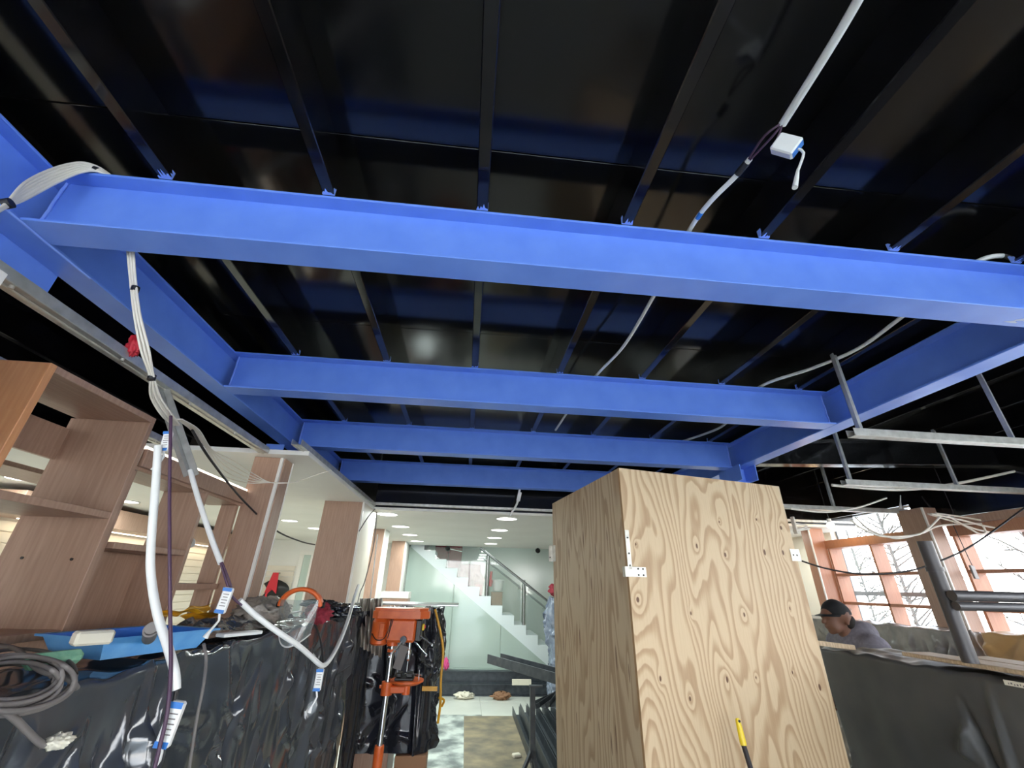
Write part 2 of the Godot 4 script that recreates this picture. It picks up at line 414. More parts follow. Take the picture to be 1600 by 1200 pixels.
func down_light(at: Vector3, label: String, group: String, energy := 1.0, r := 0.115):
	var t := thing("ceiling_light", label, "ceiling light", at, group)
	var ring := MB.new(); ring.lathe([Vector2(r, 0.0), Vector2(r + 0.012, 0.0), Vector2(r + 0.010, -0.008), Vector2(r, -0.008), Vector2(r, 0.0)], at, Vector3.UP, 28)
	part(t, "trim_ring", ring, M.plastic_white)
	var disc := MB.new(); disc.lathe([Vector2(0.0, -0.005), Vector2(r, -0.005), Vector2(r, -0.001)], at, Vector3.UP, 28)
	part(t, "diffuser", disc, M.diffuser)
	var l := AreaLight3D.new(); l.name = "lamp"; l.area_size = Vector2(r * 1.7, r * 1.7); l.light_energy = energy; l.light_color = Color(0.95, 1.0, 0.985); l.shadow_enabled = true
	l.area_range = 20.0
	t.add_child(l); l.rotation.x = -PI / 2; l.position = Vector3(0, -0.012, 0)

# ---------------------------------------------------------------- figures: capsules joined smoothly, meshed as surface nets
func net(mb: MB, bones: Array, cell: float, k: float):
	var lo := Vector3.ONE * 1e6; var hi := -lo
	for b in bones:
		var r := maxf(b[2], b[3]) + k + 3 * cell
		lo = lo.min(b[0] - Vector3.ONE * r).min(b[1] - Vector3.ONE * r); hi = hi.max(b[0] + Vector3.ONE * r).max(b[1] + Vector3.ONE * r)
	var nx := int((hi.x - lo.x) / cell) + 2; var ny := int((hi.y - lo.y) / cell) + 2; var nz := int((hi.z - lo.z) / cell) + 2
	var fld := PackedFloat32Array(); fld.resize(nx * ny * nz); fld.fill(1.0)
	for b in bones:
		var a: Vector3 = b[0]; var ab: Vector3 = b[1] - a; var l2 := maxf(ab.length_squared(), 1e-9)
		var m := maxf(b[2], b[3]) + k + 2 * cell
		var p0: Vector3 = ((a.min(b[1]) - Vector3.ONE * m - lo) / cell).floor().max(Vector3.ZERO)
		var p1: Vector3 = ((a.max(b[1]) + Vector3.ONE * m - lo) / cell).ceil()
		for iz in range(int(p0.z), mini(int(p1.z) + 1, nz)):
			for iy in range(int(p0.y), mini(int(p1.y) + 1, ny)):
				for ix in range(int(p0.x), mini(int(p1.x) + 1, nx)):
					var p := lo + Vector3(ix, iy, iz) * cell
					var t := clampf((p - a).dot(ab) / l2, 0.0, 1.0)
					var d: float = p.distance_to(a + ab * t) - lerpf(b[2], b[3], t)
					var id := (iz * ny + iy) * nx + ix
					var e := fld[id]
					var h := maxf(k - absf(d - e), 0.0) / k
					fld[id] = minf(d, e) - h * h * k * 0.25
	var cellv := {}
	var off := [0, 1, nx, nx + 1, nx * ny, nx * ny + 1, nx * ny + nx, nx * ny + nx + 1]
	for iz in nz - 1:
		for iy in ny - 1:
			for ix in nx - 1:
				var id := (iz * ny + iy) * nx + ix
				var inside := 0
				for o in off:
					if fld[id + o] < 0.0: inside += 1
				if inside == 0 or inside == 8: continue
				var sum := Vector3.ZERO; var cnt := 0
				for e in [[0, 1], [2, 3], [4, 5], [6, 7], [0, 2], [1, 3], [4, 6], [5, 7], [0, 4], [1, 5], [2, 6], [3, 7]]:
					var fa := fld[id + off[e[0]]]; var fb := fld[id + off[e[1]]]
					if (fa < 0.0) != (fb < 0.0):
						var t := fa / (fa - fb)
						var ca := Vector3(e[0] & 1, (e[0] >> 1) & 1, e[0] >> 2); var cb := Vector3(e[1] & 1, (e[1] >> 1) & 1, e[1] >> 2)
						sum += ca.lerp(cb, t); cnt += 1
				var g := Vector3(fld[id + 1] - fld[id] + fld[id + off[7]] - fld[id + off[6]], fld[id + off[2]] - fld[id] + fld[id + off[7]] - fld[id + off[5]], fld[id + off[4]] - fld[id] + fld[id + off[7]] - fld[id + off[3]])
				cellv[id] = [lo + (Vector3(ix, iy, iz) + sum / cnt) * cell, g.normalized()]
	for id in cellv:
		for ax in 3:
			var st: int = [1, nx, nx * ny][ax]
			var s1: int = [nx, nx * ny, 1][ax]; var s2: int = [nx * ny, 1, nx][ax]
			if (fld[id] < 0.0) == (fld[id + st] < 0.0): continue
			if not (cellv.has(id - s1) and cellv.has(id - s2) and cellv.has(id - s1 - s2)): continue
			var a: Array = cellv[id]; var b: Array = cellv[id - s1]; var c: Array = cellv[id - s1 - s2]; var d: Array = cellv[id - s2]
			mb.tri(a[0], b[0], c[0], a[1], b[1], c[1]); mb.tri(a[0], c[0], d[0], a[1], c[1], d[1])

# ================================================================ the scene
func _ready():
	rng.seed = 4242
	# camera
	var cam := Camera3D.new(); cam.name = "camera"; cam.fov = rad_to_deg(2.0 * atan(600.0 / FOCAL)); cam.near = 0.02; cam.far = 200.0
	add_child(cam); cam.transform = Transform3D(CB, Vector3(0, EYE, 0)); cam.current = true
	# overcast daylight
	var we := WorldEnvironment.new(); we.name = "environment"; var env := Environment.new(); we.environment = env; add_child(we)
	env.background_mode = Environment.BG_SKY
	var sky := Sky.new(); var sm := ProceduralSkyMaterial.new(); sky.sky_material = sm; env.sky = sky
	sm.sky_top_color = Color(0.86, 0.92, 1.0); sm.sky_horizon_color = Color(1.0, 0.99, 0.97); sm.ground_horizon_color = Color(1.0, 0.99, 0.97); sm.ground_bottom_color = Color(0.7, 0.69, 0.66)
	sm.sun_angle_max = 0.0; sm.sky_energy_multiplier = 1.0; sm.ground_energy_multiplier = 1.0
	env.background_energy_multiplier = 13.0
	env.tonemap_mode = Environment.TONE_MAPPER_LINEAR; env.tonemap_exposure = 1.0
	env.sdfgi_enabled = true; env.ssao_enabled = true; env.ssil_enabled = true
	make_materials()
	build_shell()
	build_frame()
	build_left()
	build_centre()
	build_right()
	build_cables()

const LX := -4.4      # inner faces of the shop's walls
const RX := 4.75
const FZ := 4.6
const CEIL := 2.575   # the old white ceiling
const DECK := 3.23    # the black deck
const JX0 := -1.095   # joists every 0.535 m
const JP := 0.535

func build_shell():
	# floor
	var fl := MB.new(); fl.bx(Vector3(LX - 0.2, -0.2, -11.6), Vector3(RX + 0.2, -0.012, FZ + 0.2), 0.001)
	var floor_ := struct("floor", "pale grey tiled shop floor with stains", "floor", fl, M.grout)
	var tm := MB.new(); tm.box(Vector3.ZERO, Vector3(0.796, 0.012, 0.796), 0.002); var tile := mesh_of(tm)
	for ix in 12:
		for iz in 20:
			var c := Vector3(LX + 0.4 + ix * 0.8, -0.006, FZ - 0.4 - iz * 0.8)
			if c.x > RX + 0.1: continue
			var dirty: bool = c.z < -5.2 and c.z > -8.4 and c.x > -1.2 and c.x < 0.6
			instance(floor_, "tile", tile, M.tile_dirty if dirty else M.tile, c)
	# outside ground
	var gr := MB.new(); gr.bx(Vector3(-40, -0.5, -40), Vector3(60, -0.21, 60), 0.001)
	struct("ground", "pale paved ground outside the windows", "ground", gr, M.concrete)
	# black deck: sheets between the joists
	var dk := MB.new(); dk.bx(Vector3(LX - 0.2, DECK + 0.012, -11.6), Vector3(RX + 0.2, DECK + 0.2, FZ + 0.2), 0.001)
	var deck := struct("ceiling", "glossy black steel deck sheets above the joists", "ceiling", dk, M.seam)
	var pm := MB.new(); pm.box(Vector3.ZERO, Vector3(JP - 0.003, 0.010, 1.196), 0.0015); var panel := mesh_of(pm)
	for i in range(-6, 11):
		for k in range(-4, 5):
			var c := Vector3(JX0 + (i + 0.5) * JP, DECK + 0.005, -0.97 + (k + 0.5) * 1.2)
			instance(deck, "deck_panel", panel, M.black, c)
	# the old white ceiling
	var wc := MB.new(); wc.bx(Vector3(LX, CEIL, -9.6), Vector3(RX, CEIL + 0.03, -4.92), 0.002); wc.bx(Vector3(LX, CEIL, -4.92), Vector3(-1.06, CEIL + 0.03, -2.75), 0.002)
	struct("ceiling_white", "white plasterboard ceiling over the hall and side aisle", "ceiling", wc, M.white)
	# dark fascia closing the step up from white ceiling to deck
	var fa := MB.new(); fa.bx(Vector3(-1.06, CEIL + 0.03, -4.96), Vector3(RX, DECK, -4.93), 0.002)
	struct("trim_1", "dark fascia between white ceiling and black deck", "fascia", fa, M.black)
	var st := MB.new(); st.bx(Vector3(-1.06, CEIL + 0.05, -4.93), Vector3(RX, CEIL + 0.08, -4.90), 0.004)
	struct("trim_2", "silvery ceiling edge rail under dark fascia", "rail", st, M.galv)
	# walls
	var wl := MB.new(); wl.bx(Vector3(LX - 0.2, -0.2, -9.6), Vector3(LX, DECK + 0.1, FZ + 0.2))
	struct("wall_left", "cream wall beyond the bookcases", "wall", wl, M.cream)
	var wb := MB.new(); wb.bx(Vector3(LX, -0.2, -9.6), Vector3(-1.22, DECK + 0.1, -9.4))
	struct("wall_back", "white end wall of the side aisle", "wall", wb, M.white)
	var wb2 := MB.new(); wb2.bx(Vector3(-1.42, -0.2, -11.3), Vector3(-1.22, DECK + 0.1, -9.4)); struct("wall_stair_side", "pale side wall at the head of the staircase", "wall", wb2, M.wall_pale)
	var wb3 := MB.new(); wb3.bx(Vector3(-1.42, -0.2, -11.5), Vector3(RX + 0.2, DECK + 0.1, -11.3))
	struct("wall_stair", "pale green glossy wall behind the staircase", "wall", wb3, M.wall_pale)
	var wr := MB.new()
	wr.bx(Vector3(RX, -0.2, -11.5), Vector3(RX + 0.2, DECK + 0.1, -5.35)); wr.bx(Vector3(RX, -0.2, 3.6), Vector3(RX + 0.2, DECK + 0.1, FZ + 0.2))
	wr.bx(Vector3(RX, -0.2, -5.35), Vector3(RX + 0.2, 0.85, 3.6)); wr.bx(Vector3(RX, 2.78, -5.35), Vector3(RX + 0.2, DECK + 0.1, 3.6))
	struct("wall_right", "cream wall with the long window opening", "wall", wr, M.cream)
	var wf := MB.new()
	wf.bx(Vector3(LX, -0.2, FZ), Vector3(-4.0, DECK + 0.1, FZ + 0.2)); wf.bx(Vector3(4.4, -0.2, FZ), Vector3(RX, DECK + 0.1, FZ + 0.2))
	wf.bx(Vector3(-4.0, -0.2, FZ), Vector3(4.4, 0.1, FZ + 0.2)); wf.bx(Vector3(-4.0, 3.0, FZ), Vector3(4.4, DECK + 0.1, FZ + 0.2))
	struct("wall_front", "cream wall round the shop front glazing", "wall", wf, M.cream)
	# windows
	window("window_1", "tall shop front glazing in grey frames", Vector3(-4.0, 0.1, FZ + 0.1), Vector3(4.4, 3.0, FZ + 0.1), 6, [])
	window("window_2", "long bright window behind wooden shelving", Vector3(RX + 0.1, 0.85, 3.6), Vector3(RX + 0.1, 2.78, -5.35), 9, [1.86])

func window(called: String, label: String, a: Vector3, b: Vector3, bays: int, rails: Array):
	var fr := MB.new(); var along := Vector3(b.x - a.x, 0, b.z - a.z); var d := along.normalized()
	for y in [a.y + 0.025, b.y - 0.025] + rails: fr.bar(Vector3(a.x, y, a.z), Vector3(b.x, y, b.z), 0.05, 0.045 if y in rails else 0.05)
	for k in bays + 1:
		var p := Vector3(a.x, 0, a.z) + along * (float(k) / bays)
		fr.bar(p + Vector3(0, a.y, 0), p + Vector3(0, b.y, 0), 0.045, 0.05)
	var w := struct(called, label, "window", fr, M.alu)
	for k in bays:
		var p := Vector3(a.x, 0, a.z) + along * (float(k) / bays); var q := Vector3(a.x, 0, a.z) + along * (float(k + 1) / bays)
		var g := MB.new(); g.bar(p + d * 0.02 + Vector3(0, (a.y + b.y) * 0.5, 0), q - d * 0.02 + Vector3(0, (a.y + b.y) * 0.5, 0), 0.006, b.y - a.y - 0.08, 0.001)
		part(w, "pane", g, M.glass)

# ---------------------------------------------------------------- blue frame, joists
func build_frame():
	var Y0 := 2.83
	var zs := [-1.14, -2.35, -3.475, -4.693]
	var labels := ["blue steel cross beam with white cable bundle looped over its end", "blue steel cross beam, second from the cable bundle", "blue steel cross beam, third from the cable bundle", "blue steel cross beam beside the dark fascia over the hall"]
	for k in 4:
		var t := blue_beam(labels[k], Vector3(-1.44, Y0, zs[k]), Vector3(2.31, Y0, zs[k]))
		var wd := MB.new()      # weld beads at both ends
		for e in [-1.436, 2.306]:
			var pts := []
			for i in 12: pts.append(Vector3(e, Y0 + 0.015 + i * 0.0185, zs[k] + 0.008 + rng.randf_range(-0.002, 0.002)))
			wd.tube(pts, 0.005, 5)
		part(t, "weld", wd, M.weld)
	var lb := blue_beam("long blue steel beam above the bookcases", Vector3(-1.498, Y0, 1.5), Vector3(-1.498, Y0, -4.8), 0.116)
	var pl := MB.new(); pl.bx(Vector3(-1.60, 2.712, -1.37), Vector3(-1.556, 2.838, -0.5), 0.003)
	part(lb, "hanger_plate", pl, M.blue)
	var gp := MB.new(); gp.bx(Vector3(-1.75, 2.828, -1.16), Vector3(-1.556, 2.838, -0.9), 0.002); part(lb, "gusset_plate", gp, M.blue)
	var br := MB.new()      # open channel bracket
	br.bx(Vector3(-1.66, 2.70, -3.42), Vector3(-1.52, 2.83, -3.41), 0.002); br.bx(Vector3(-1.66, 2.70, -3.60), Vector3(-1.52, 2.83, -3.59), 0.002); br.bx(Vector3(-1.66, 2.70, -3.60), Vector3(-1.52, 2.71, -3.41), 0.002); br.bx(Vector3(-1.66, 2.70, -3.60), Vector3(-1.65, 2.83, -3.41), 0.002)
	part(lb, "bracket", br, M.blue)
	var rb := blue_beam("long blue steel beam beside the metal ceiling channels", Vector3(2.37, Y0, 1.5), Vector3(2.37, Y0, -4.8), 0.12)
	var sb := MB.new()      # stub of beam below
	sb.bx(Vector3(2.27, 2.70, -3.52), Vector3(2.42, 2.708, -3.40), 0.002); sb.bx(Vector3(2.27, 2.708, -3.464), Vector3(2.42, 2.83, -3.456), 0.001); sb.bx(Vector3(2.27, 2.70, -3.62), Vector3(2.28, 2.83, -3.30), 0.002); sb.bx(Vector3(2.41, 2.70, -3.62), Vector3(2.42, 2.83, -3.30), 0.002)
	part(rb, "stub", sb, M.blue)
	var wd2 := MB.new(); wd2.tube(curve([Vector3(-1.44, 2.829, -0.9), Vector3(-1.439, 2.829, -1.05), Vector3(-1.44, 2.828, -1.2), Vector3(-1.441, 2.829, -1.36)]), 0.005, 5); part(lb, "weld", wd2, M.weld)
	var sc := MB.new()
	for k in 7:
		var c := Vector3(rng.randf_range(2.0, 2.3), 2.8296, rng.randf_range(-1.18, -1.11)); var poly := PackedVector2Array()
		for i in 9: poly.append(Vector2(cos(TAU * i / 9.0), sin(TAU * i / 9.0) * 0.35) * rng.randf_range(0.008, 0.034))
		sc.prism(poly, Transform3D(Basis(Vector3.RIGHT, PI / 2) , c), 0.0005)
	part(get_node("steel_beam"), "scuff", sc, mat(srgb(190, 200, 226), 0.5), "pale scuffed paint")
	# joists: black steel tubes on top of the frame
	var words := {-5: "over the side wall shelving", -4: "over the side aisle, second from its wall", -3: "over the side aisle, third from its wall", -2: "over the bookcases", -1: "beside the long blue beam over the bookcases", 0: "with a big blue paint smear on it", 1: "second from the paint smear", 2: "straight over the aisle", 3: "beside the white flexible conduit", 4: "on the other side of the white conduit", 5: "over the plywood crate", 6: "beside the long blue beam over the channels", 7: "first past the long blue beam over the channels", 8: "second past the long blue beam over the channels", 9: "over the wrapped window counter", 10: "over the window shelving"}
	for i in range(-5, 11):
		var x := JX0 + i * JP
		var t := thing("joist", "black steel joist " + words[i], "joist", Vector3(x, 3.06, -1.0), "black joists under the deck")
		var mb := MB.new(); mb.bx(Vector3(x - 0.02, 3.061, -4.92), Vector3(x + 0.02, DECK, FZ), 0.003); part(t, "tube", mb, M.joist)
		if i >= 0 and i <= 6:      # blue overspray where the frame was painted
			for zz in [-1.084, -2.294, -3.419]:
				var sp := MB.new(); var poly := PackedVector2Array([Vector2(0.0205, 0.0), Vector2(-0.0205, 0.0)])
				for e in 9: poly.append(Vector2(-0.0205 + 0.041 * e / 8.0, rng.randf_range(0.004, 0.03) * (1.5 if i == 0 else 1.0) * (1.0 if e % 2 else 0.5)))
				sp.prism(poly, Transform3D(Basis(Vector3.RIGHT, Vector3.BACK, Vector3.DOWN), Vector3(x, 3.0612, zz)), 0.0008)
				var side := PackedVector2Array([Vector2(0.0, 0.0), Vector2(0.0, 0.03)])
				for e in 6: side.append(Vector2(rng.randf_range(0.003, 0.02), 0.028 - 0.0056 * e))
				sp.prism(side, Transform3D(Basis(Vector3.BACK, Vector3.UP, Vector3.LEFT), Vector3(x + (0.0206 if x < 0.3 else -0.0198), 3.061, zz)), 0.0008)
				part(t, "paint_smear", sp, M.weld, "blue paint smear")
	# black girder across the channels
	var g := thing("steel_beam", "black steel girder crossing above the metal ceiling channels", "steel beam", Vector3(2.5, 2.83, -3.29), "black girder")
	var q := [MB.new(), MB.new(), MB.new()]; i_beam(q, Vector3(2.44, 2.83, -3.30), Vector3(RX, 2.83, -2.93), 0.10, 0.225, 0.01, 0.008)
	part(g, "web", q[0], M.black); part(g, "top_flange", q[1], M.black); part(g, "bottom_flange", q[2], M.joist)

# ---------------------------------------------------------------- left: bookcases, piers, side aisle, wrapped counter
func board(t: Node, called: String, lo: Vector3, hi: Vector3, m: Material): 
	var mb := MB.new(); mb.bx(lo, hi, 0.0015); return part(t, called, mb, m)
func build_left():
	var A := thing("bookcase", "open wooden bookcase with end panel tinted orange as if warmly lit", "bookcase", Vector3(-1.55, 0, -1.6), "wooden bookcases")
	board(A, "end_panel", Vector3(-1.72, 0, -1.378), Vector3(-1.40, 2.475, -1.353), M.wood_orange_lit)  # warm light is painted into this panel's wood colour
	board(A, "end_panel", Vector3(-1.72, 0, -1.875), Vector3(-1.40, 2.45, -1.85), M.wood)
	board(A, "top_board", Vector3(-1.70, 2.45, -1.875), Vector3(-1.40, 2.475, -1.378), M.wood)
	for y in [2.06, 1.66, 1.2, 0.75, 0.3]: board(A, "shelf", Vector3(-1.72, y - 0.012, -1.85), Vector3(-1.402, y + 0.013, -1.378), M.wood)
	board(A, "back_rail", Vector3(-1.72, 2.27, -1.85), Vector3(-1.70, 2.40, -1.378), M.wood)
	for y in [1.9, 1.9 - 0.32]:
		var pin := MB.new()
		for x in [-1.64, -1.47]: pin.cyl(Vector3(x, y, -1.852), Vector3(x, y, -1.846), 0.005, 10)
		part(A, "pin_hole", pin, M.black_plastic)
	var A2 := thing("bookcase", "wooden bookcase standing behind the one with orange end", "bookcase", Vector3(-2.6, 0, -2.2), "wooden bookcases")
	board(A2, "end_panel", Vector3(-2.75, 0, -3.02), Vector3(-2.45, 2.36, -3.0), M.wood); board(A2, "end_panel", Vector3(-2.75, 0, -1.92), Vector3(-2.45, 2.36, -1.90), M.wood)
	board(A2, "top_board", Vector3(-2.75, 2.36, -3.02), Vector3(-2.45, 2.385, -1.90), M.wood)
	for y in [1.0, 0.5]: board(A2, "shelf", Vector3(-2.75, y, -3.0), Vector3(-2.45, y + 0.025, -1.92), M.wood)
	var Bc := thing("bookcase", "wooden bookcase under a fascia with a bright strip beside the wooden pier", "bookcase", Vector3(-1.55, 0, -2.35), "wooden bookcases")
	board(Bc, "fascia", Vector3(-1.42, 2.27, -2.83), Vector3(-1.40, 2.345, -1.90), M.wood)
	board(Bc, "top_board", Vector3(-1.62, 2.255, -2.83), Vector3(-1.42, 2.275, -1.90), M.wood)
	board(Bc, "divider", Vector3(-1.61, 0, -2.425), Vector3(-1.40, 2.255, -2.40), M.wood)
	board(Bc, "divider", Vector3(-1.522, 0, -2.825), Vector3(-1.43, 2.255, -2.80), M.wood)
	board(Bc, "divider", Vector3(-1.61, 0, -1.93), Vector3(-1.43, 2.255, -1.905), M.wood)
	board(Bc, "shelf", Vector3(-1.61, 1.945, -2.40), Vector3(-1.402, 1.97, -1.93), M.wood)
	board(Bc, "shelf_back", Vector3(-1.61, 1.38, -2.395), Vector3(-1.60, 1.945, -1.93), M.wood)
	board(Bc, "shelf", Vector3(-1.61, 1.79, -2.80), Vector3(-1.402, 1.82, -2.425), M.wood)
	for y in [1.35, 0.9, 0.4]: board(Bc, "shelf", Vector3(-1.61, y, -2.80), Vector3(-1.402, y + 0.025, -1.93), M.wood)
	var led := MB.new(); led.bx(Vector3(-1.43, 2.347, -2.83), Vector3(-1.41, 2.358, -1.90), 0.001); part(Bc, "glow_strip", led, M.led)  # thin glowing strip along the top of the fascia
	var sp := MB.new()      # small clip spotlight on the shelf edge
	sp.lathe([Vector2(0, 0), Vector2(0.018, 0.0), Vector2(0.022, 0.03), Vector2(0.0, 0.03)], Vector3(-1.52, 2.03, -2.62), Vector3(0.4, -0.6, 0.6).normalized(), 14)
	sp.cyl(Vector3(-1.53, 2.04, -2.63), Vector3(-1.60, 2.06, -2.66), 0.006, 8); part(Bc, "clip_spotlight", sp, M.plastic_white)
	# piers
	pier("wooden pier with white corner bead holding up the white ceiling corner", Vector3(-1.43, 0, -2.98), Vector3(-1.25, CEIL, -2.84), M.wood, M.wood, true)
	pier("broad brown pier with a pale side face", Vector3(-1.455, 0, -5.10), Vector3(-1.066, CEIL, -4.46), M.wood, M.cream, false)
	pier("slim wooden pier next to the broad brown one", Vector3(-1.437, 0, -7.2), Vector3(-1.25, CEIL, -6.83), M.wood, M.white, false)
	pier("slim wooden pier against the staircase wall", Vector3(-1.455, 0, -9.2), Vector3(-1.19, CEIL, -8.81), M.wood, M.white, false)
	# pier sliver high at the edge of view
	var col := thing("pier", "wooden pier with white edge touching the long blue beam", "pier", Vector3(-1.36, 0, -0.95), "wooden piers")
	board(col, "face", Vector3(-1.75, 0, -1.0), Vector3(-1.30, 2.56, -0.98), M.wood); board(col, "corner_bead", Vector3(-1.30, 0, -1.0), Vector3(-1.255, 2.56, -0.978), M.white_edge)
	# aluminium tracks
	track("long aluminium ceiling track running beside the long blue beam", Vector3(-1.335, 2.575, -0.4), Vector3(-1.335, 2.575, -2.74))
	track("aluminium track over the bookcases, parallel to the long one", Vector3(-1.86, 2.56, -0.6), Vector3(-1.86, 2.56, -2.70))
	track("bent aluminium track along the edge of white ceiling", Vector3(-1.10, 2.607, -2.62), Vector3(-1.075, 2.607, -4.90))
	var stud := thing("metal_stud", "galvanised stud hanging down beside the cable bundle", "metal stud", PZ(300, 735, -1.75), "")
	var sm := MB.new(); var sa := PZ(248, 600, -1.75); var sb := PZ(296, 742, -1.75)
	sm.bar(sa, sb, 0.028, 0.003); sm.bar(sa + Vector3(0.014, 0, -0.014), sb + Vector3(0.014, 0, -0.014), 0.003, 0.03); sm.bar(sa + Vector3(-0.014, 0, -0.014), sb + Vector3(-0.014, 0, -0.014), 0.003, 0.03)
	part(stud, "channel", sm, M.galv)
	# side aisle: lit slatwalls, fittings
	var sw := thing("slat_wall", "cream slatwall under a wooden pelmet on the side wall", "slatwall", Vector3(LX, 0, -5.6), "slatwall panels")
	slat_wall(sw, Vector3(LX, 0, -4.2), Vector3(LX, 0, -8.6), 0.9, 2.30, Vector3(1, 0, 0), M.cream)
	board(sw, "pelmet", Vector3(LX, 2.32, -8.6), Vector3(LX + 0.45, 2.52, -4.2), M.wood)
	board(sw, "pelmet_lamp", Vector3(LX + 0.1, 2.312, -8.2), Vector3(LX + 0.14, 2.32, -4.6), M.led)
	var pl := AreaLight3D.new(); pl.name = "lamp"; pl.area_size = Vector2(0.04, 3.6); pl.light_energy = 0.5; pl.light_color = Color(1, 0.9, 0.74); pl.shadow_enabled = true; sw.add_child(pl); pl.rotation.x = -PI / 2; pl.position = Vector3(0.12, 2.30, -0.8)
	for z in [-5.4, -5.75, -6.1]:
		var hk := MB.new(); hk.tube([Vector3(LX + 0.014, 2.12, z), Vector3(LX + 0.20, 2.12, z), Vector3(LX + 0.22, 2.14, z)], 0.004, 6); hk.tube([Vector3(LX + 0.20, 2.12, z), Vector3(LX + 0.20, 2.12, z - 0.28)], 0.004, 6)
		part(sw, "hook", hk, M.steel)
	var s2 := thing("slat_wall", "yellowish slatwall on the end wall beside a glazed door", "slatwall", Vector3(-3.7, 0, -9.4), "slatwall panels")
	slat_wall(s2, Vector3(-4.38, 0, -9.4), Vector3(-3.36, 0, -9.4), 0.6, 2.06, Vector3(0, 0, 1), M.cream)
	var dr := thing("glazed_door", "pale blue glazed door in a white frame on the end wall", "door", Vector3(-2.9, 0, -9.4), "")
	for x in [-3.27, -3.05, -2.83]: board(dr, "stile", Vector3(x - 0.04, 0, -9.397), Vector3(x + 0.04, 2.3, -9.35), M.white_edge)
	board(dr, "head", Vector3(-3.31, 2.3, -9.397), Vector3(-2.79, 2.38, -9.35), M.white_edge)
	for x in [-3.16, -2.94]: board(dr, "pane", Vector3(x - 0.07, 0.05, -9.385), Vector3(x + 0.07, 2.3, -9.375), M.pale_glass)
	# bags hanging on the end slatwall
	var bag := thing("hanging_bag", "dark bag with red strap hanging on the yellowish slatwall", "bag", PZ(425, 940, -9.2), "")
	var bm := MB.new()
	var pouch := func(a: float, b: float) -> Vector3: return PZ(412 + a * 36 + 4 * sin(b * 5.0), 912 + b * 26 - 7 * sin(a * PI), -9.25) + Vector3(0, 0, 0.08 * sin(a * PI) * sin(b * PI))
	bm.sheet(14, 14, pouch, true); part(bag, "pouch", bm, M.black_plastic)
	var bs := MB.new(); bs.prism(PackedVector2Array([Vector2(-0.05, 0.3), Vector2(0.05, 0.3), Vector2(0.09, -0.06), Vector2(0.02, 0.0), Vector2(-0.02, 0.0), Vector2(-0.12, -0.05)]), Transform3D(Basis.IDENTITY, PZ(425, 922, -9.14)), 0.02)
	bs.tube(curve([PZ(424, 920, -9.12), PZ(416, 928, -9.1), PZ(417, 935, -9.1), PZ(426, 934, -9.1)]), 0.018, 8); part(bag, "strap", bs, M.red); var bh := MB.new(); bh.tube([PZ(430, 895, -9.15), Vector3(PZ(430, 895, -9.15).x, PZ(430, 895, -9.15).y, -9.386)], 0.008, 6); part(bag, "hook", bh, M.steel)
	# lights in the side aisle
	for a in [[-3.81, -3.95, "seen above the shelf of the orange ended bookcase"], [-3.69, -5.01, "seen past the orange ended bookcase over the slatwall"], [-2.42, -6.17, "seen between the two brown piers"], [-2.35, -7.02, "seen beside the edge of the broad brown pier"]]:
		down_light(Vector3(a[0], CEIL - 0.001, a[1]), "side aisle downlight " + a[2], "downlights in the side aisle", 1.6, 0.10)
	# wrapped counter
	var wc := thing("wrapped_counter", "long counter wrapped in wrinkled black film before the bookcases", "counter", Vector3(-1.14, 0, -2.2), "film wrapped counters")
	board(wc, "carcass", Vector3(-1.22, 0.0, -4.33), Vector3(-1.0, 1.57, -0.5), M.wood)
	part(wc, "film", drape(Vector3(-1.235, 0.02, -4.38), Vector3(-0.945, 1.60, -0.45), 0.03, 301, 0.012, 0.05, 9.0, Vector2(-1, 0)), M.film)
	counter_items()
	# wrapped shelving behind the drill press
	var wb := thing("wrapped_shelving", "shelving block wrapped in shiny black film behind the drill press", "shelving", Vector3(-0.6, 0, -5.2), "film wrapped counters")
	board(wb, "carcass", Vector3(-0.92, 0.47, -5.5), Vector3(-0.32, 1.53, -5.03), M.wood); board(wb, "plinth", Vector3(-0.92, 0.0, -5.5), Vector3(-0.60, 0.47, -5.03), M.wood)
	part(wb, "film", drape(Vector3(-0.96, 0.46, -5.6), Vector3(-0.245, 1.59, -4.93), 0.035, 331, 0.011, 0.06, 13.0, Vector2(-1, 0)), M.film_dark)
	var tp := MB.new(); tp.tube(curve([PZ(680, 952, -4.82), PZ(692, 1010, -4.8), PZ(689, 1060, -4.78), PZ(688, 1100, -4.78), PZ(684, 1130, -4.8)]), 0.012, 6); tp.bx(PZ(660, 1072, -4.86), PZ(683, 1080, -4.84), 0.001); tp.tube(curve([PZ(686, 1090, -4.8), PZ(694, 1094, -4.77), PZ(690, 1104, -4.78)]), 0.01, 6); part(wb, "packing_tape", tp, M.amber_tape, "yellow packing tape")
	var sk := MB.new(); var skn := noise(335, 1.0, 1)
	var skirt := func(a: float, b: float) -> Vector3: return Vector3(-0.93 + 0.05 * skn.get_noise_2d(a * 5.0 + b, b * 0.6) + 0.03 * absf(sin(a * 11.0 + b)), 1.60 - b * 1.57, -4.41 - a * 0.50)
	sk.sheet(40, 60, skirt, true); part(wb, "film_skirt", sk, M.film_dark)
	var cf := MB.new()
	var gather := func(a: float, b: float) -> Vector3: return PZ(562 + a * 36, 935 + b * 75 + 20 * a * b, -4.7 + 0.3 * b) + Vector3(0, 0, 0.03 * sin(a * 40.0 + b * 6.0) + 0.02 * sin(a * 17.0 - b * 9.0))
	cf.sheet(40, 30, gather, true); part(wb, "clear_film", cf, M.film_clear, "gathered clear film")

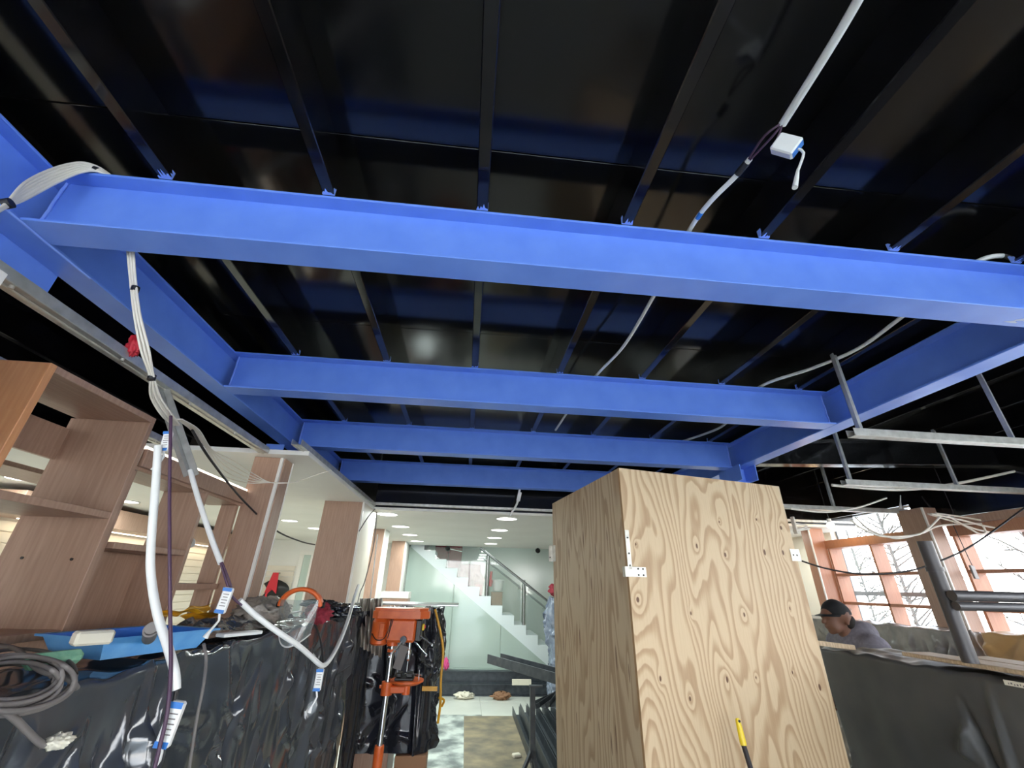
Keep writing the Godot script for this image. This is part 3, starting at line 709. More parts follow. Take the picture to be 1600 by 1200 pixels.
func pier(label: String, lo: Vector3, hi: Vector3, face: Material, side: Material, bead: bool):
	var t := thing("pier", label, "pier", Vector3((lo.x + hi.x) * 0.5, 0, hi.z), "wooden piers")
	board(t, "core", lo, hi - Vector3(0, 0, 0.018), side)
	board(t, "face", Vector3(lo.x, lo.y, hi.z - 0.018), Vector3(hi.x - 0.016, hi.y, hi.z), face)
	board(t, "corner_bead", Vector3(hi.x - 0.016, lo.y, hi.z - 0.018), Vector3(hi.x + 0.002, hi.y, hi.z + 0.002), M.white_edge)
	if bead:
		board(t, "return_face", Vector3(hi.x, lo.y, lo.z), Vector3(hi.x + 0.01, hi.y, hi.z - 0.018), M.wood); board(t, "rear_bead", Vector3(hi.x, lo.y, lo.z - 0.012), Vector3(hi.x + 0.014, hi.y, lo.z), M.white_edge)
func track(label: String, a: Vector3, b: Vector3):
	var t := thing("ceiling_track", label, "track", a, "aluminium ceiling tracks")
	var mb := MB.new(); mb.bar(a, b, 0.06, 0.003); part(t, "base", mb, M.galv)
	var d := (b - a).normalized(); var s := d.cross(Vector3.UP).normalized()
	for e in [-1.0, 1.0]:
		var f := MB.new(); f.bar(a + s * 0.029 * e + Vector3(0, 0.018, 0), b + s * 0.029 * e + Vector3(0, 0.018, 0), 0.003, 0.036); part(t, "flange", f, M.galv)
	var l := MB.new(); l.bar(a + Vector3(0, -0.004, 0), b + Vector3(0, -0.004, 0), 0.012, 0.006); part(t, "rib", l, M.zinc)
	var scr := MB.new(); scr.cyl(Vector3(0, -0.012, 0), Vector3.ZERO, 0.006, 8); var shared := mesh_of(scr); var k := 0.25
	while k < a.distance_to(b): instance(t, "screw", shared, M.zinc, a + d * k + s * 0.02); k += 0.42

func driver(label: String, c: Vector3, right: Vector3, up: Vector3, w: float, h: float, face: Vector3):      # an LED driver: white case, blue end bands, printed label
	var t := thing("led_driver", label, "led driver", c, "white led drivers with blue labels")
	var B := Basis(right.normalized(), up.normalized(), face.normalized()).orthonormalized()
	var mb := MB.new(); mb.box(c, Vector3(w, h, w * 0.6), 0.004, B); part(t, "case", mb, M.plastic_white)
	var lb := MB.new()
	for e in [-1.0, 1.0]:
		lb = MB.new(); lb.box(c + B.y * (h * 0.42 * e) + B.z * (w * 0.301), Vector3(w * 0.98, h * 0.14, 0.001), 0.0003, B); part(t, "blue_label", lb, M.label_blue)
	var pr := MB.new()
	for k in 5: pr.box(c + B.y * (h * (0.24 - 0.11 * k)) + B.z * (w * 0.301) + B.x * w * 0.08, Vector3(w * (0.5 if k % 2 else 0.62), h * 0.03, 0.001), 0.0003, B)
	part(t, "print", pr, M.cord_grey)
	var ld := MB.new(); ld.tube(curve([c - B.y * h * 0.5, c - B.y * (h * 0.75) + B.x * w * 0.2, c - B.y * (h * 1.15) - B.x * w * 0.3]), 0.0035, 6); ld.tube([c - B.y * (h * 1.13) - B.x * w * 0.28, c - B.y * (h * 1.4) - B.x * w * 0.5], [0.004, 0.009], 8)
	part(t, "lead", ld, M.plastic_white)

func counter_items():
	# blue tray
	var o := Vector3(-1.075, 1.628, -1.72); var a := Vector3(0.37, 0, -0.93).normalized(); var b := Vector3(-0.93, 0, -0.37).normalized()
	var tr := thing("paint_tray", "dirty blue plastic tray holding offcuts on the wrapped counter", "tray", o, "")
	var mb := MB.new(); var inn := MB.new()
	var ring := func(l: float, w: float, y: float) -> Array: return [o + a * l + b * w + Vector3(0, y, 0), o - a * l + b * w + Vector3(0, y, 0), o - a * l - b * w + Vector3(0, y, 0), o + a * l - b * w + Vector3(0, y, 0)]
	var lo0: Array = ring.call(0.15, 0.105, 0.0); var hi0: Array = ring.call(0.175, 0.13, 0.056); var hi1: Array = ring.call(0.19, 0.145, 0.058); var hi2: Array = ring.call(0.19, 0.145, 0.052); var in0: Array = ring.call(0.147, 0.102, 0.005)
	for k in 4:
		var m := (k + 1) % 4; var nn: Vector3 = ((lo0[k] + lo0[m]) * 0.5 - o).normalized()
		mb.quad(lo0[k], lo0[m], hi2[m].lerp(hi0[m], 0.8), hi2[k].lerp(hi0[k], 0.8), nn); mb.quad(hi0[k], hi0[m], hi1[m], hi1[k], Vector3.UP); mb.quad(hi1[k], hi1[m], hi2[m], hi2[k], nn)
		inn.quad(in0[k], in0[m], hi0[m], hi0[k], -nn)
	mb.quad(lo0[0], lo0[1], lo0[2], lo0[3], Vector3.DOWN); inn.quad(in0[0], in0[1], in0[2], in0[3], Vector3.UP)
	part(tr, "shell", mb, M.tray); part(tr, "inside", inn, M.tray_in, "bright blue inside")
	var of := MB.new(); of.box(PY(145, 996, 1.69), Vector3(0.085, 0.035, 0.05), 0.006, Basis(Vector3.UP, 0.9)); solo("foam_offcut", "white foam offcut leaning in the blue tray", "offcut", of, M.paper, PY(145, 998, 1.67))
	var rl := MB.new(); rl.cyl(PY(232, 1000, 1.66), PY(236, 984, 1.72), 0.018, 14); rl.cyl(PY(236, 984, 1.72), PY(237, 981, 1.732), 0.014, 12)
	solo("tape_roll", "grey tube with pink end standing in the blue tray", "tube", rl, M.cord_grey, PY(232, 1000, 1.66))
	var gb := MB.new(); gb.box(lie(85, 1030, 0.03), Vector3(0.12, 0.035, 0.04), 0.012, Basis(Vector3.UP, 1.2)); solo("green_sponge", "pale green sponge beside the blue tray", "sponge", gb, M.brush_green, lie(85, 1030, 0.01))
	# grey cable coil thrown over the counter edge
	var coil := thing("cable_coil", "coil of thick grey cable slung over the wrapped counter edge", "cable", lie(40, 1070), "")
	for k in 10:
		var pts := []; var rr := rng.randf_range(0.72, 1.05); var cx := 22.0 + rng.randf_range(-14, 8); var cy := 1066.0 + rng.randf_range(-8, 8)
		for s in 33:
			var t := TAU * s / 32.0
			pts.append(lie(cx + cos(t) * 95 * rr, cy + sin(t) * 44 * rr + cos(t) * -6, 0.012 + 0.004 * k))
		var m := MB.new(); m.tube(curve(pts, 0.012), 0.0050, 7, false); part(coil, "loop", m, M.cord_grey)
	var tail := MB.new(); tail.tube(curve([lie(0, 1106, 0.03), lie(25, 1125, 0.02), lie(50, 1150, 0.02), lie(68, 1165, 0.02)], 0.012), 0.0066, 8); part(coil, "tail", tail, M.cord_grey)
	var tail2 := MB.new(); tail2.tube(curve([lie(-10, 1008, 0.03), lie(25, 1014, 0.03), lie(60, 1045, 0.03), lie(105, 1060, 0.02), lie(120, 1075, 0.02)], 0.012), 0.0062, 8); part(coil, "tail", tail2, M.cord_grey)
	var wad := MB.new(); var wc := lie(92, 1158, 0.03); var wn := noise(77, 1.0, 3)
	var crumple := func(u: float, v: float) -> Vector3:
		var th := u * TAU; var ph := (v - 0.5) * PI; var d := Vector3(cos(ph) * cos(th), sin(ph), cos(ph) * sin(th))
		return wc + d * Vector3(0.022, 0.014, 0.028) * (1.0 + 0.5 * wn.get_noise_3dv(d * 2.5))
	wad.sheet(24, 14, crumple, false); solo("tape_wad", "crumpled wad of white masking tape on a grey cable end", "tape", wad, M.paper, wc)
	# amber stretch film tied round the bookcase legs
	var am := thing("amber_film", "strip of amber stretch film tied between bookcase and pier", "film", PX(300, 965, -1.36), "")
	for s in [[250, 962, 330, 948, 0.020], [285, 968, 400, 945, 0.026], [395, 940, 392, 978, 0.014]]:
		var p0 := PX(s[0], s[1], -1.37); var p1 := PX(s[2], s[3], -1.345); var hh: float = s[4]
		var twist := func(u: float, v: float) -> Vector3: return p0.lerp(p1, u) + Vector3(0.012 * sin(u * 9.0 + v * 5.0), (v - 0.5) * 2.0 * hh * (0.55 + 0.45 * absf(u - 0.3)) + 0.006 * sin(u * 14.0), 0.01 * sin(v * 8.0 + u * 3.0))
		var m := MB.new(); m.sheet(30, 8, twist, false); part(am, "strip", m, M.amber_tape)
	# folded film and slats on top
	var ff := thing("folded_film", "loose folded black film lying behind the blue tray", "film", lie(350, 985, 0.02), "")
	var fn := noise(88, 1.0, 3)
	var fold := func(u: float, v: float) -> Vector3:
		var p := Vector3(-1.33 + v * 0.36, 1.625, -1.98 - u * 0.75)
		return p + Vector3(0, 0.05 * sin(v * PI) * sin(u * PI) * (0.6 + fn.get_noise_2d(u * 5, v * 5)) + 0.012, 0)
	var fm := MB.new(); fm.sheet(60, 30, fold, true); part(ff, "film", fm, M.film)
	var wh := MB.new(); var h0 := PY(375, 990, 1.66); wh.box(h0, Vector3(0.05, 0.012, 0.16), 0.003, Basis(Vector3.UP, -0.5)); solo("white_strip", "flat white plastic strip on the folded film", "strip", wh, M.plastic_white, h0 - Vector3(0, 0.006, 0))
	var sl := MB.new(); sl.bar(PY(300, 985, 1.655), PY(470, 955, 1.665), 0.02, 0.008); solo("metal_lath", "thin metal lath lying along the wrapped counter", "lath", sl, M.galv, PY(300, 985, 1.65))
	# face shield
	var fc := PZ(468, 955, -2.62); var fs := thing("face_shield", "face shield with orange headband on the wrapped counter", "face shield", fc - Vector3(0, 0.06, 0), "")
	var bp := []
	for k in 21:
		var t := PI * (0.02 + 0.96 * k / 20.0); bp.append(fc + Vector3(cos(t) * 0.105, 0.02 + sin(t) * 0.085, 0.02 * sin(t)))
	for dz in [0.0]:
		var band := MB.new()
		for off in [-0.012, 0.0, 0.012]: band.tube(curve(bp.map(func(q): return q + Vector3(0, 0, off)), 0.01), 0.011, 8)
		part(fs, "headband", band, M.orange)
	var vis := func(u: float, v: float) -> Vector3:
		var t := (u - 0.5) * 2.0; var w := 0.098 - 0.02 * v * v
		return fc + Vector3(t * w + 0.012 * v, 0.055 - v * 0.155 - 0.05 * v * v * (1.0 - t * t), 0.035 + 0.07 * (1.0 - t * t) * (0.5 + 0.5 * v))
	var vm := MB.new(); vm.sheet(20, 16, vis, false); part(fs, "visor", vm, M.visor, "clear visor")
	var rim := []
	for k in 21: rim.append(vis.call(k / 20.0, 1.0))
	var rm := MB.new(); rm.tube(rim, 0.0035, 6); part(fs, "rim", rm, M.plastic_white)
	for e in [-1.0, 1.0]:
		var kn := MB.new(); kn.cyl(fc + Vector3(0.106 * e, 0.03, 0.0), fc + Vector3(0.122 * e, 0.03, 0.0), 0.014, 12); part(fs, "knob", kn, M.black_plastic)
	# red rag, dark bags on the counter end
	for it in [["rag", "crumpled crimson rag beside the face shield", "rag", PZ(498, 958, -2.85), Vector3(0.07, 0.05, 0.06), M.red_cloth, 91], ["tool_bag", "dark crumpled bag on the end of wrapped counter", "bag", PZ(530, 955, -3.3), Vector3(0.13, 0.05, 0.13), M.film_dark, 92], ["tool_roll", "dark roll lying behind the crimson rag", "tool roll", PZ(500, 943, -3.1), Vector3(0.11, 0.022, 0.05), M.black_plastic, 93]]:
		var c: Vector3 = it[3]; var rd: Vector3 = it[4]; var nz := noise(it[6], 1.0, 3)
		var blob := func(u: float, v: float) -> Vector3:
			var th := u * TAU; var ph := (v - 0.5) * PI; var d := Vector3(cos(ph) * cos(th), sin(ph), cos(ph) * sin(th))
			return c + d * rd * (1.0 + 0.55 * nz.get_noise_3dv(d * 2.2))
		var m := MB.new(); m.sheet(36, 20, blob, false); solo(it[0], it[1], it[2], m, it[5], c - Vector3(0, rd.y, 0))
	# silvery film bundle behind the shield
	var sc := PZ(425, 955, -2.75); var sn := noise(95, 1.0, 4)
	var bundle := func(u: float, v: float) -> Vector3:
		var th := u * TAU; var ph := (v - 0.5) * PI; var d := Vector3(cos(ph) * cos(th), sin(ph), cos(ph) * sin(th))
		return sc + d * Vector3(0.13, 0.07, 0.16) * (1.0 + 0.4 * sn.get_noise_3dv(d * 3.0)) + Vector3(-0.05, 0, 0)
	var bm := MB.new(); bm.sheet(48, 24, bundle, false); solo("film_bundle", "bundle of silvery grey film behind the face shield", "film", bm, M.film_clear, sc - Vector3(0, 0.07, 0))

# ---------------------------------------------------------------- centre: hall, staircase, drill press, crate, steel
func build_centre():
	for x in [-0.965, 0.452]:
		for z in [-5.21, -6.38, -7.5, -8.64]:
			down_light(Vector3(x, CEIL - 0.001, z), "hall ceiling downlight %s from the dark fascia, row %s" % [{-5.21: "first", -6.38: "second", -7.5: "third", -8.64: "last"}[z], "beside the slim piers" if x < 0 else "over the steel pile"], "downlights in the hall", 1.3, 0.12)
	down_light(Vector3(1.0, DECK + 0.011, -10.3), "unseen downlight added high in the stairwell over the white stairs", "downlights in the hall", 0.9, 0.12)  # unseen lamp, added to brighten the wall behind the stairs
	for a in [[-0.40, -9.35], [1.45, -9.1]]:
		var c := Vector3(a[0], CEIL, a[1]); var t := thing("spotlight", "small black ball spotlight hanging from the hall ceiling " + ("above the stairs" if a[0] < 0 else "beside the handrail"), "spotlight", c, "black ball spotlights")
		var mb := MB.new(); mb.lathe([Vector2(0, -0.055), Vector2(0.04, -0.035), Vector2(0.055, 0.0), Vector2(0.04, 0.035), Vector2(0, 0.055)], c + Vector3(0.0, -0.07, 0), Vector3.UP, 18); part(t, "ball", mb, M.black_plastic)
		var s := MB.new(); s.cyl(c, c + Vector3(0, -0.03, 0), 0.01, 8); part(t, "stem", s, M.plastic_white)
		var ar := MB.new(); ar.tube([c + Vector3(0.04, -0.075, 0), c + Vector3(0.3, -0.12, 0.02)], 0.008, 6); 
		if a[0] < 0: part(t, "arm", ar, M.plastic_white)
	# staircase
	var st := thing("staircase", "white staircase with glass balustrade and stainless handrail above the pale glass wall", "staircase", Vector3(0.6, 0, -9.8), "")
	var run := 0.2452; var rise := 0.1705; var x0 := -0.913; var y0 := 2.6585; var z1 := -9.7; var z0 := -10.75
	for k in range(0, 14):      # each step a block: tread and riser
		var xr := x0 + k * run; var yt := y0 - k * rise
		if yt < 0.1: break
		var mb := MB.new(); mb.bx(Vector3(xr - run, yt - rise, z0), Vector3(xr, yt, z1 - 0.03), 0.004); part(st, "step", mb, M.stair_white)
	var saw := PackedVector2Array()
	saw.append(Vector2(-1.2, 2.72)); saw.append(Vector2(-1.158, 2.72))
	saw.append(Vector2(x0 - run, y0 ))
	for k in 12:
		var xr := x0 + k * run; var yt := y0 - k * rise
		saw.append(Vector2(xr, yt)); saw.append(Vector2(xr, yt - rise))
	saw.append(Vector2(1.80, 0.4420)); saw.append(Vector2(1.80, 0.39)); saw.append(Vector2(-1.2, 2.54))
	var sg := MB.new(); sg.prism(saw, Transform3D(Basis.IDENTITY, Vector3(0, 0, z1 - 0.03)), 0.03); part(st, "stringer", sg, M.stair_white)
	# pale glass wall below the stringer, in panels
	var gw := MB.new(); gw.bx(Vector3(-1.22, 0.0, -9.72), Vector3(2.6, 0.39, -9.66), 0.002); var wl := struct("wall_under_stair", "pale green glass wall panels under the staircase", "wall", gw, M.pale_glass)
	var top := func(x: float) -> float: return 2.54 - (x + 1.2) * (2.15 / 3.0)
	for k in 3:
		var xa := -1.215 + k * 1.0; var xb := xa + 0.994
		var poly := PackedVector2Array([Vector2(xa, 0.392), Vector2(xb, 0.392), Vector2(xb, maxf(top.call(xb), 0.40)), Vector2(xa, top.call(xa))])
		var pm := MB.new(); pm.prism(poly, Transform3D(Basis.IDENTITY, Vector3(0, 0, -9.70)), 0.012); part(wl, "panel", pm, M.pale_glass)
	# balustrade: glass, posts, rails
	var bl := st
	var zb := -9.74
	var gA := MB.new(); gA.prism(PackedVector2Array([Vector2(-0.85, 2.46), Vector2(0.42, 1.60), Vector2(0.42, 2.56), Vector2(-0.85, 2.56)]), Transform3D(Basis.IDENTITY, Vector3(0, 0, zb)), 0.01); part(bl, "glass_panel", gA, M.glass)
	var gB := MB.new(); gB.prism(PackedVector2Array([Vector2(0.52, 1.52), Vector2(1.20, 1.05), Vector2(1.20, 1.92), Vector2(0.52, 2.40)]), Transform3D(Basis.IDENTITY, Vector3(0, 0, zb)), 0.01); part(bl, "glass_panel", gB, M.glass)
	var gC := MB.new(); gC.prism(PackedVector2Array([Vector2(1.30, 0.98), Vector2(2.0, 0.52), Vector2(2.0, 1.38), Vector2(1.30, 1.86)]), Transform3D(Basis.IDENTITY, Vector3(0, 0, zb)), 0.01); part(bl, "glass_panel", gC, M.glass)
	for p in [[0.465, 1.46, 2.45], [1.25, 0.95, 1.96]]:
		var pm := MB.new(); pm.cyl(Vector3(p[0], p[1], zb + 0.005), Vector3(p[0], p[2], zb + 0.005), 0.027, 14); part(bl, "post", pm, M.stainless)
	var hr := MB.new(); hr.tube([Vector3(0.28, 2.57, zb + 0.03), Vector3(2.1, 1.33, zb + 0.03)], 0.024, 12); part(bl, "handrail", hr, M.stainless)
	var hr2 := MB.new(); hr2.tube([Vector3(0.40, 2.42, z0 - 0.05), Vector3(2.3, 1.12, z0 - 0.05)], 0.022, 12)
	for k in 3: hr2.cyl(Vector3(0.7 + k * 0.6, 2.215 - k * 0.41, z0 - 0.05), Vector3(0.7 + k * 0.6, 2.18 - k * 0.41, z0 - 0.5), 0.008, 8)
	part(bl, "wall_handrail", hr2, M.stainless)
	# goods left on the stairs
	var goods := [["cabinet", "maroon cabinet on the stairs behind the glass panels", "cabinet", Vector3(-0.42, 2.15, -10.55), Vector3(0.62, 0.55, 0.30), M.maroon], ["storage_box", "dark maroon box on the stairs beside the stainless post", "box", Vector3(0.30, 1.64, -9.95), Vector3(0.16, 0.20, 0.2), M.red_cloth], ["carton", "brown carton under the grey bucket on the stairs", "carton", Vector3(0.70, 1.305, -10.1), Vector3(0.24, 0.40, 0.3), M.carton], ["wrapped_goods", "reddish goods wrapped in clear film on the stairs", "parcel", Vector3(0.10, 1.81, -10.3), Vector3(0.42, 0.42, 0.3), M.maroon]]
	for g in goods:
		var mb := MB.new(); var c: Vector3 = g[3]; var s: Vector3 = g[4]; mb.box(c + Vector3(0, s.y * 0.5, 0), s, 0.012)
		var t := thing(g[0], g[1], g[2], c, ""); part(t, "body", mb, g[5])
		if g[0] == "cabinet":
			for k in 2:
				var dm := MB.new(); dm.box(c + Vector3(-0.155 + 0.31 * k, 0.28, 0.155), Vector3(0.29, 0.5, 0.014), 0.004); part(t, "door", dm, M.red_cloth)
		elif g[0] == "wrapped_goods":
			part(t, "film", drape(c - Vector3(s.x * 0.54, 0, s.z * 0.54), c + Vector3(s.x * 0.54, s.y * 1.04, s.z * 0.54), 0.03, 411, 0.018), M.film_red)
		else:
			var lid := MB.new(); lid.box(c + Vector3(0, s.y, 0), Vector3(s.x * 1.04, 0.02, s.z * 1.04), 0.004); part(t, "lid", lid, g[5])
	var bk := Vector3(0.72, 1.735, -10.1); var bt := thing("bucket", "grey plastic bucket on a brown carton on the stairs", "bucket", bk, "")
	var bb := MB.new(); bb.lathe([Vector2(0, 0), Vector2(0.10, 0), Vector2(0.135, 0.20), Vector2(0.145, 0.21), Vector2(0.135, 0.22), Vector2(0.125, 0.20), Vector2(0.09, 0.01), Vector2(0, 0.01)], bk, Vector3.UP, 20); part(bt, "body", bb, M.plastic_white)
	var rb := MB.new(); rb.tube(curve([bk + Vector3(-0.14, 0.2, 0.05), bk + Vector3(-0.17, 0.1, 0.1), bk + Vector3(-0.16, 0.38, 0.1)]), 0.03, 8); solo("red_hose", "red rolled banner standing beside the grey bucket", "banner", rb, M.red, bk + Vector3(-0.16, 0.05, 0.1))
	# two long grey beams stacked on the floor before the glass wall
	for k in 2:
		var q := [MB.new(), MB.new(), MB.new()]; var a := Vector3(-1.0, 0.001 + 0.19 * k, -9.44 - 0.07 * k); var b := Vector3(2.5, 0.001 + 0.19 * k, -9.44 - 0.07 * k)
		i_beam(q, a, b, 0.13, 0.189, 0.012, 0.010)
		var t := thing("steel_beam", "long grey steel beam on the floor before the glass wall, " + ["lower of two", "upper of two"][k], "steel beam", a, "grey beams before the glass wall")
		part(t, "web", q[0], M.steel); part(t, "top_flange", q[1], M.steel); part(t, "bottom_flange", q[2], M.steel)
	var fo := MB.new(); fo.box(PZ(815, 1066, -9.36) , Vector3(0.36, 0.09, 0.05), 0.004); fo.box(PZ(806, 1067, -9.36), Vector3(0.06, 0.05, 0.054), 0.002); solo("foam_block", "white foam block lying on the stacked grey beams", "foam block", fo, M.paper, PZ(815, 1070, -9.36))
	for it in [["paper_scrap", "crumpled white paper on the floor before the grey beams", Vector3(0.12, 0.05, -9.2), Vector3(0.17, 0.05, 0.10), M.paper, 31], ["work_glove", "tan work glove on the floor before the grey beams", Vector3(0.78, 0.06, -9.15), Vector3(0.15, 0.06, 0.08), M.carton, 35], ["pink_ribbon", "pink ribbon tuft on the stacked grey beams", PZ(697, 1037, -9.48), Vector3(0.05, 0.09, 0.05), M.pink, 37]]:
		var c: Vector3 = it[2]; var rd: Vector3 = it[3]; var nz := noise(it[5], 1.0, 3)
		var blob := func(u: float, v: float) -> Vector3:
			var th := u * TAU; var ph := (v - 0.5) * PI; var d := Vector3(cos(ph) * cos(th), sin(ph), cos(ph) * sin(th))
			return c + d * rd * (1.0 + 0.7 * nz.get_noise_3dv(d * 2.0))
		var m := MB.new(); m.sheet(28, 16, blob, false); solo(it[0], it[1], ["paper", "glove", "ribbon"][[31, 35, 37].find(it[5])], m, it[4], c - Vector3(0, rd.y, 0))
	# dirty board on the floor
	var db := MB.new(); db.bx(Vector3(0.12, 0.0, -8.08), Vector3(1.9, 0.012, -5.0), 0.003); solo("floor_board", "stained brown hardboard sheet on the tiled floor", "board", db, M.board_dirty, Vector3(1.0, 0, -6.5))
	var lp := MB.new(); lp.box(PY(807, 1180, 0.03), Vector3(0.10, 0.035, 0.07), 0.01, Basis(Vector3.UP, 0.3)); solo("white_block", "small white block lying on the stained floor board", "block", lp, M.paper, PY(807, 1180, 0.012))
	# leaflets, rails on the wrapped shelving
	var pn := MB.new(); pn.bx(Vector3(-1.08, 1.645, -5.3), Vector3(-0.05, 1.66, -4.78), 0.003); solo("metal_sheet", "flat grey metal sheet lying over the wrapped shelving", "sheet", pn, M.stainless, Vector3(-0.55, 1.645, -5.0))
	var rc := MB.new(); rc.bar(PZ(577, 948, -4.75), PZ(590, 835, -4.75), 0.025, 0.01); solo("white_batten", "thin white batten standing upright behind the drill press", "batten", rc, M.white_edge, PZ(577, 948, -4.75))
	var cb := MB.new(); cb.bx(Vector3(-0.52, 0.0, -5.2), Vector3(-0.245, 0.455, -4.87), 0.003); solo("carton", "brown carton under the wrapped shelving", "carton", cb, M.carton, Vector3(-0.38, 0, -5.0))
	var kb := thing("cabinet", "low brown cabinet with white top between the slim piers", "cabinet", Vector3(-1.2, 0, -8.5), "")
	board(kb, "body", Vector3(-1.44, 0, -8.75), Vector3(-0.98, 1.60, -8.35), M.wood); board(kb, "top", Vector3(-1.46, 1.60, -8.76), Vector3(-0.97, 1.70, -8.33), M.white_edge)
	drill_press()
	crate()
	# steel channels in a pile
	for k in 8:
		var row := k % 4; var lv := k / 4
		var x := 0.93 + row * 0.125 + lv * 0.07; var y := 0.013 + lv * 0.125; var zf := -8.2 + rng.randf_range(-0.1, 0.35) + lv * 0.4; var zn := -4.3 - rng.randf_range(0, 0.4)
		var t := thing("steel_channel", "dark steel channel, %s layer of the pile, %s from the aisle" % [["bottom", "top"][lv], ["first", "second", "third", "fourth"][row]], "steel channel", Vector3(x, y, -6.0), "pile of steel channels")
		var w := MB.new(); w.bx(Vector3(x - 0.055, y, zf), Vector3(x + 0.055, y + 0.008, zn), 0.002); part(t, "web", w, M.steel)
		for e in [-1.0, 1.0]:
			var f := MB.new(); f.bx(Vector3(x + 0.051 * e - 0.004, y + 0.008, zf), Vector3(x + 0.051 * e + 0.004, y + 0.115, zn), 0.002); part(t, "flange", f, M.steel)
	for k in 3:      # short ends thrown across
		var c := Vector3(1.32 + 0.03 * k, 0.36 + 0.075 * k, -7.3 + 0.28 * k); var t := thing("steel_offcut", ["short steel channel offcut lowest across the pile", "short steel channel offcut in the middle across the pile", "short steel channel offcut topmost across the pile"][k], "steel offcut", c - Vector3(0, 0.04, 0), "offcuts on the steel pile")
		var B := Basis(Vector3.UP, 0.35 + 0.3 * k) * Basis(Vector3.FORWARD, -0.25)
		var w := MB.new(); w.box(c, Vector3(0.5, 0.008, 0.12), 0.002, B); part(t, "web", w, M.steel_dark)
		for e in [-1.0, 1.0]:
			var f := MB.new(); f.box(c + B * Vector3(0, 0.03, 0.056 * e), Vector3(0.5, 0.06, 0.008), 0.002, B); part(t, "flange", f, M.steel_dark)
	# channel resting on a stand
	var a := PY(772, 1034, 0.95); var b := PY(880, 1066, 0.95); var dv := (b - a).normalized(); b = a + dv * 2.2
	var ch := thing("steel_channel", "long grey steel channel laid across a steel stand", "steel channel", a, "")
	var s := dv.cross(Vector3.UP).normalized()
	var wm := MB.new(); wm.bar(a, b, 0.20, 0.01); part(ch, "web", wm, M.steel)
	for e in [-1.0, 1.0]:
		var f := MB.new(); f.bar(a + s * 0.10 * e + Vector3(0, 0.04, 0), b + s * 0.10 * e + Vector3(0, 0.04, 0), 0.01, 0.10); part(ch, "flange", f, M.steel)
	var sd := thing("steel_stand", "dark steel stand under the long grey channel", "stand", Vector3(0.74, 0, -5.0), "")
	var lg := PY(832, 1072, 0.94); var pm := MB.new(); pm.bar(Vector3(lg.x, 0.35, lg.z), Vector3(lg.x, 0.935, lg.z), 0.05, 0.05); part(sd, "post", pm, M.steel_dark)
	var cr := MB.new(); cr.bar(lg + Vector3(-0.03, 0.0, 0.0), lg + Vector3(0.10, 0.0, 0.0), 0.06, 0.015); part(sd, "cross_bar", cr, M.steel_dark)
	for e in [[-0.28, 0.18], [0.08, -0.22], [0.09, 0.28]]:
		var m := MB.new(); m.bar(Vector3(lg.x, 0.45, lg.z), Vector3(lg.x + e[0], 0.013, lg.z + e[1]), 0.03, 0.03); part(sd, "leg", m, M.steel_dark)
	# wrapped upright thing behind the crate with a red rag on top
	var up := thing("wrapped_rack", "upright rack wrapped in bluish film behind the plywood crate", "rack", Vector3(1.85, 0, -8.6), "")
	board(up, "carcass", Vector3(1.66, 0, -8.8), Vector3(2.1, 1.62, -8.4), M.wood)
	part(up, "film", drape(Vector3(1.60, 0.05, -8.85), Vector3(2.15, 1.66, -8.35), 0.04, 451, 0.014, 0.06, 14.0), M.film_blue)
	var rn := noise(97, 1.0, 3); var rcn := Vector3(1.72, 1.79, -8.4)
	var rag := func(u: float, v: float) -> Vector3:
		var th := u * TAU; var ph := (v - 0.5) * PI; var d := Vector3(cos(ph) * cos(th), sin(ph), cos(ph) * sin(th))
		return rcn + d * Vector3(0.17, 0.12, 0.15) * (1.0 + 0.4 * rn.get_noise_3dv(d * 2.4))
	var rgm := MB.new(); rgm.sheet(30, 18, rag, false); solo("rag", "maroon rag on top of the bluish wrapped rack", "rag", rgm, M.red_cloth, rcn - Vector3(0, 0.07, 0))

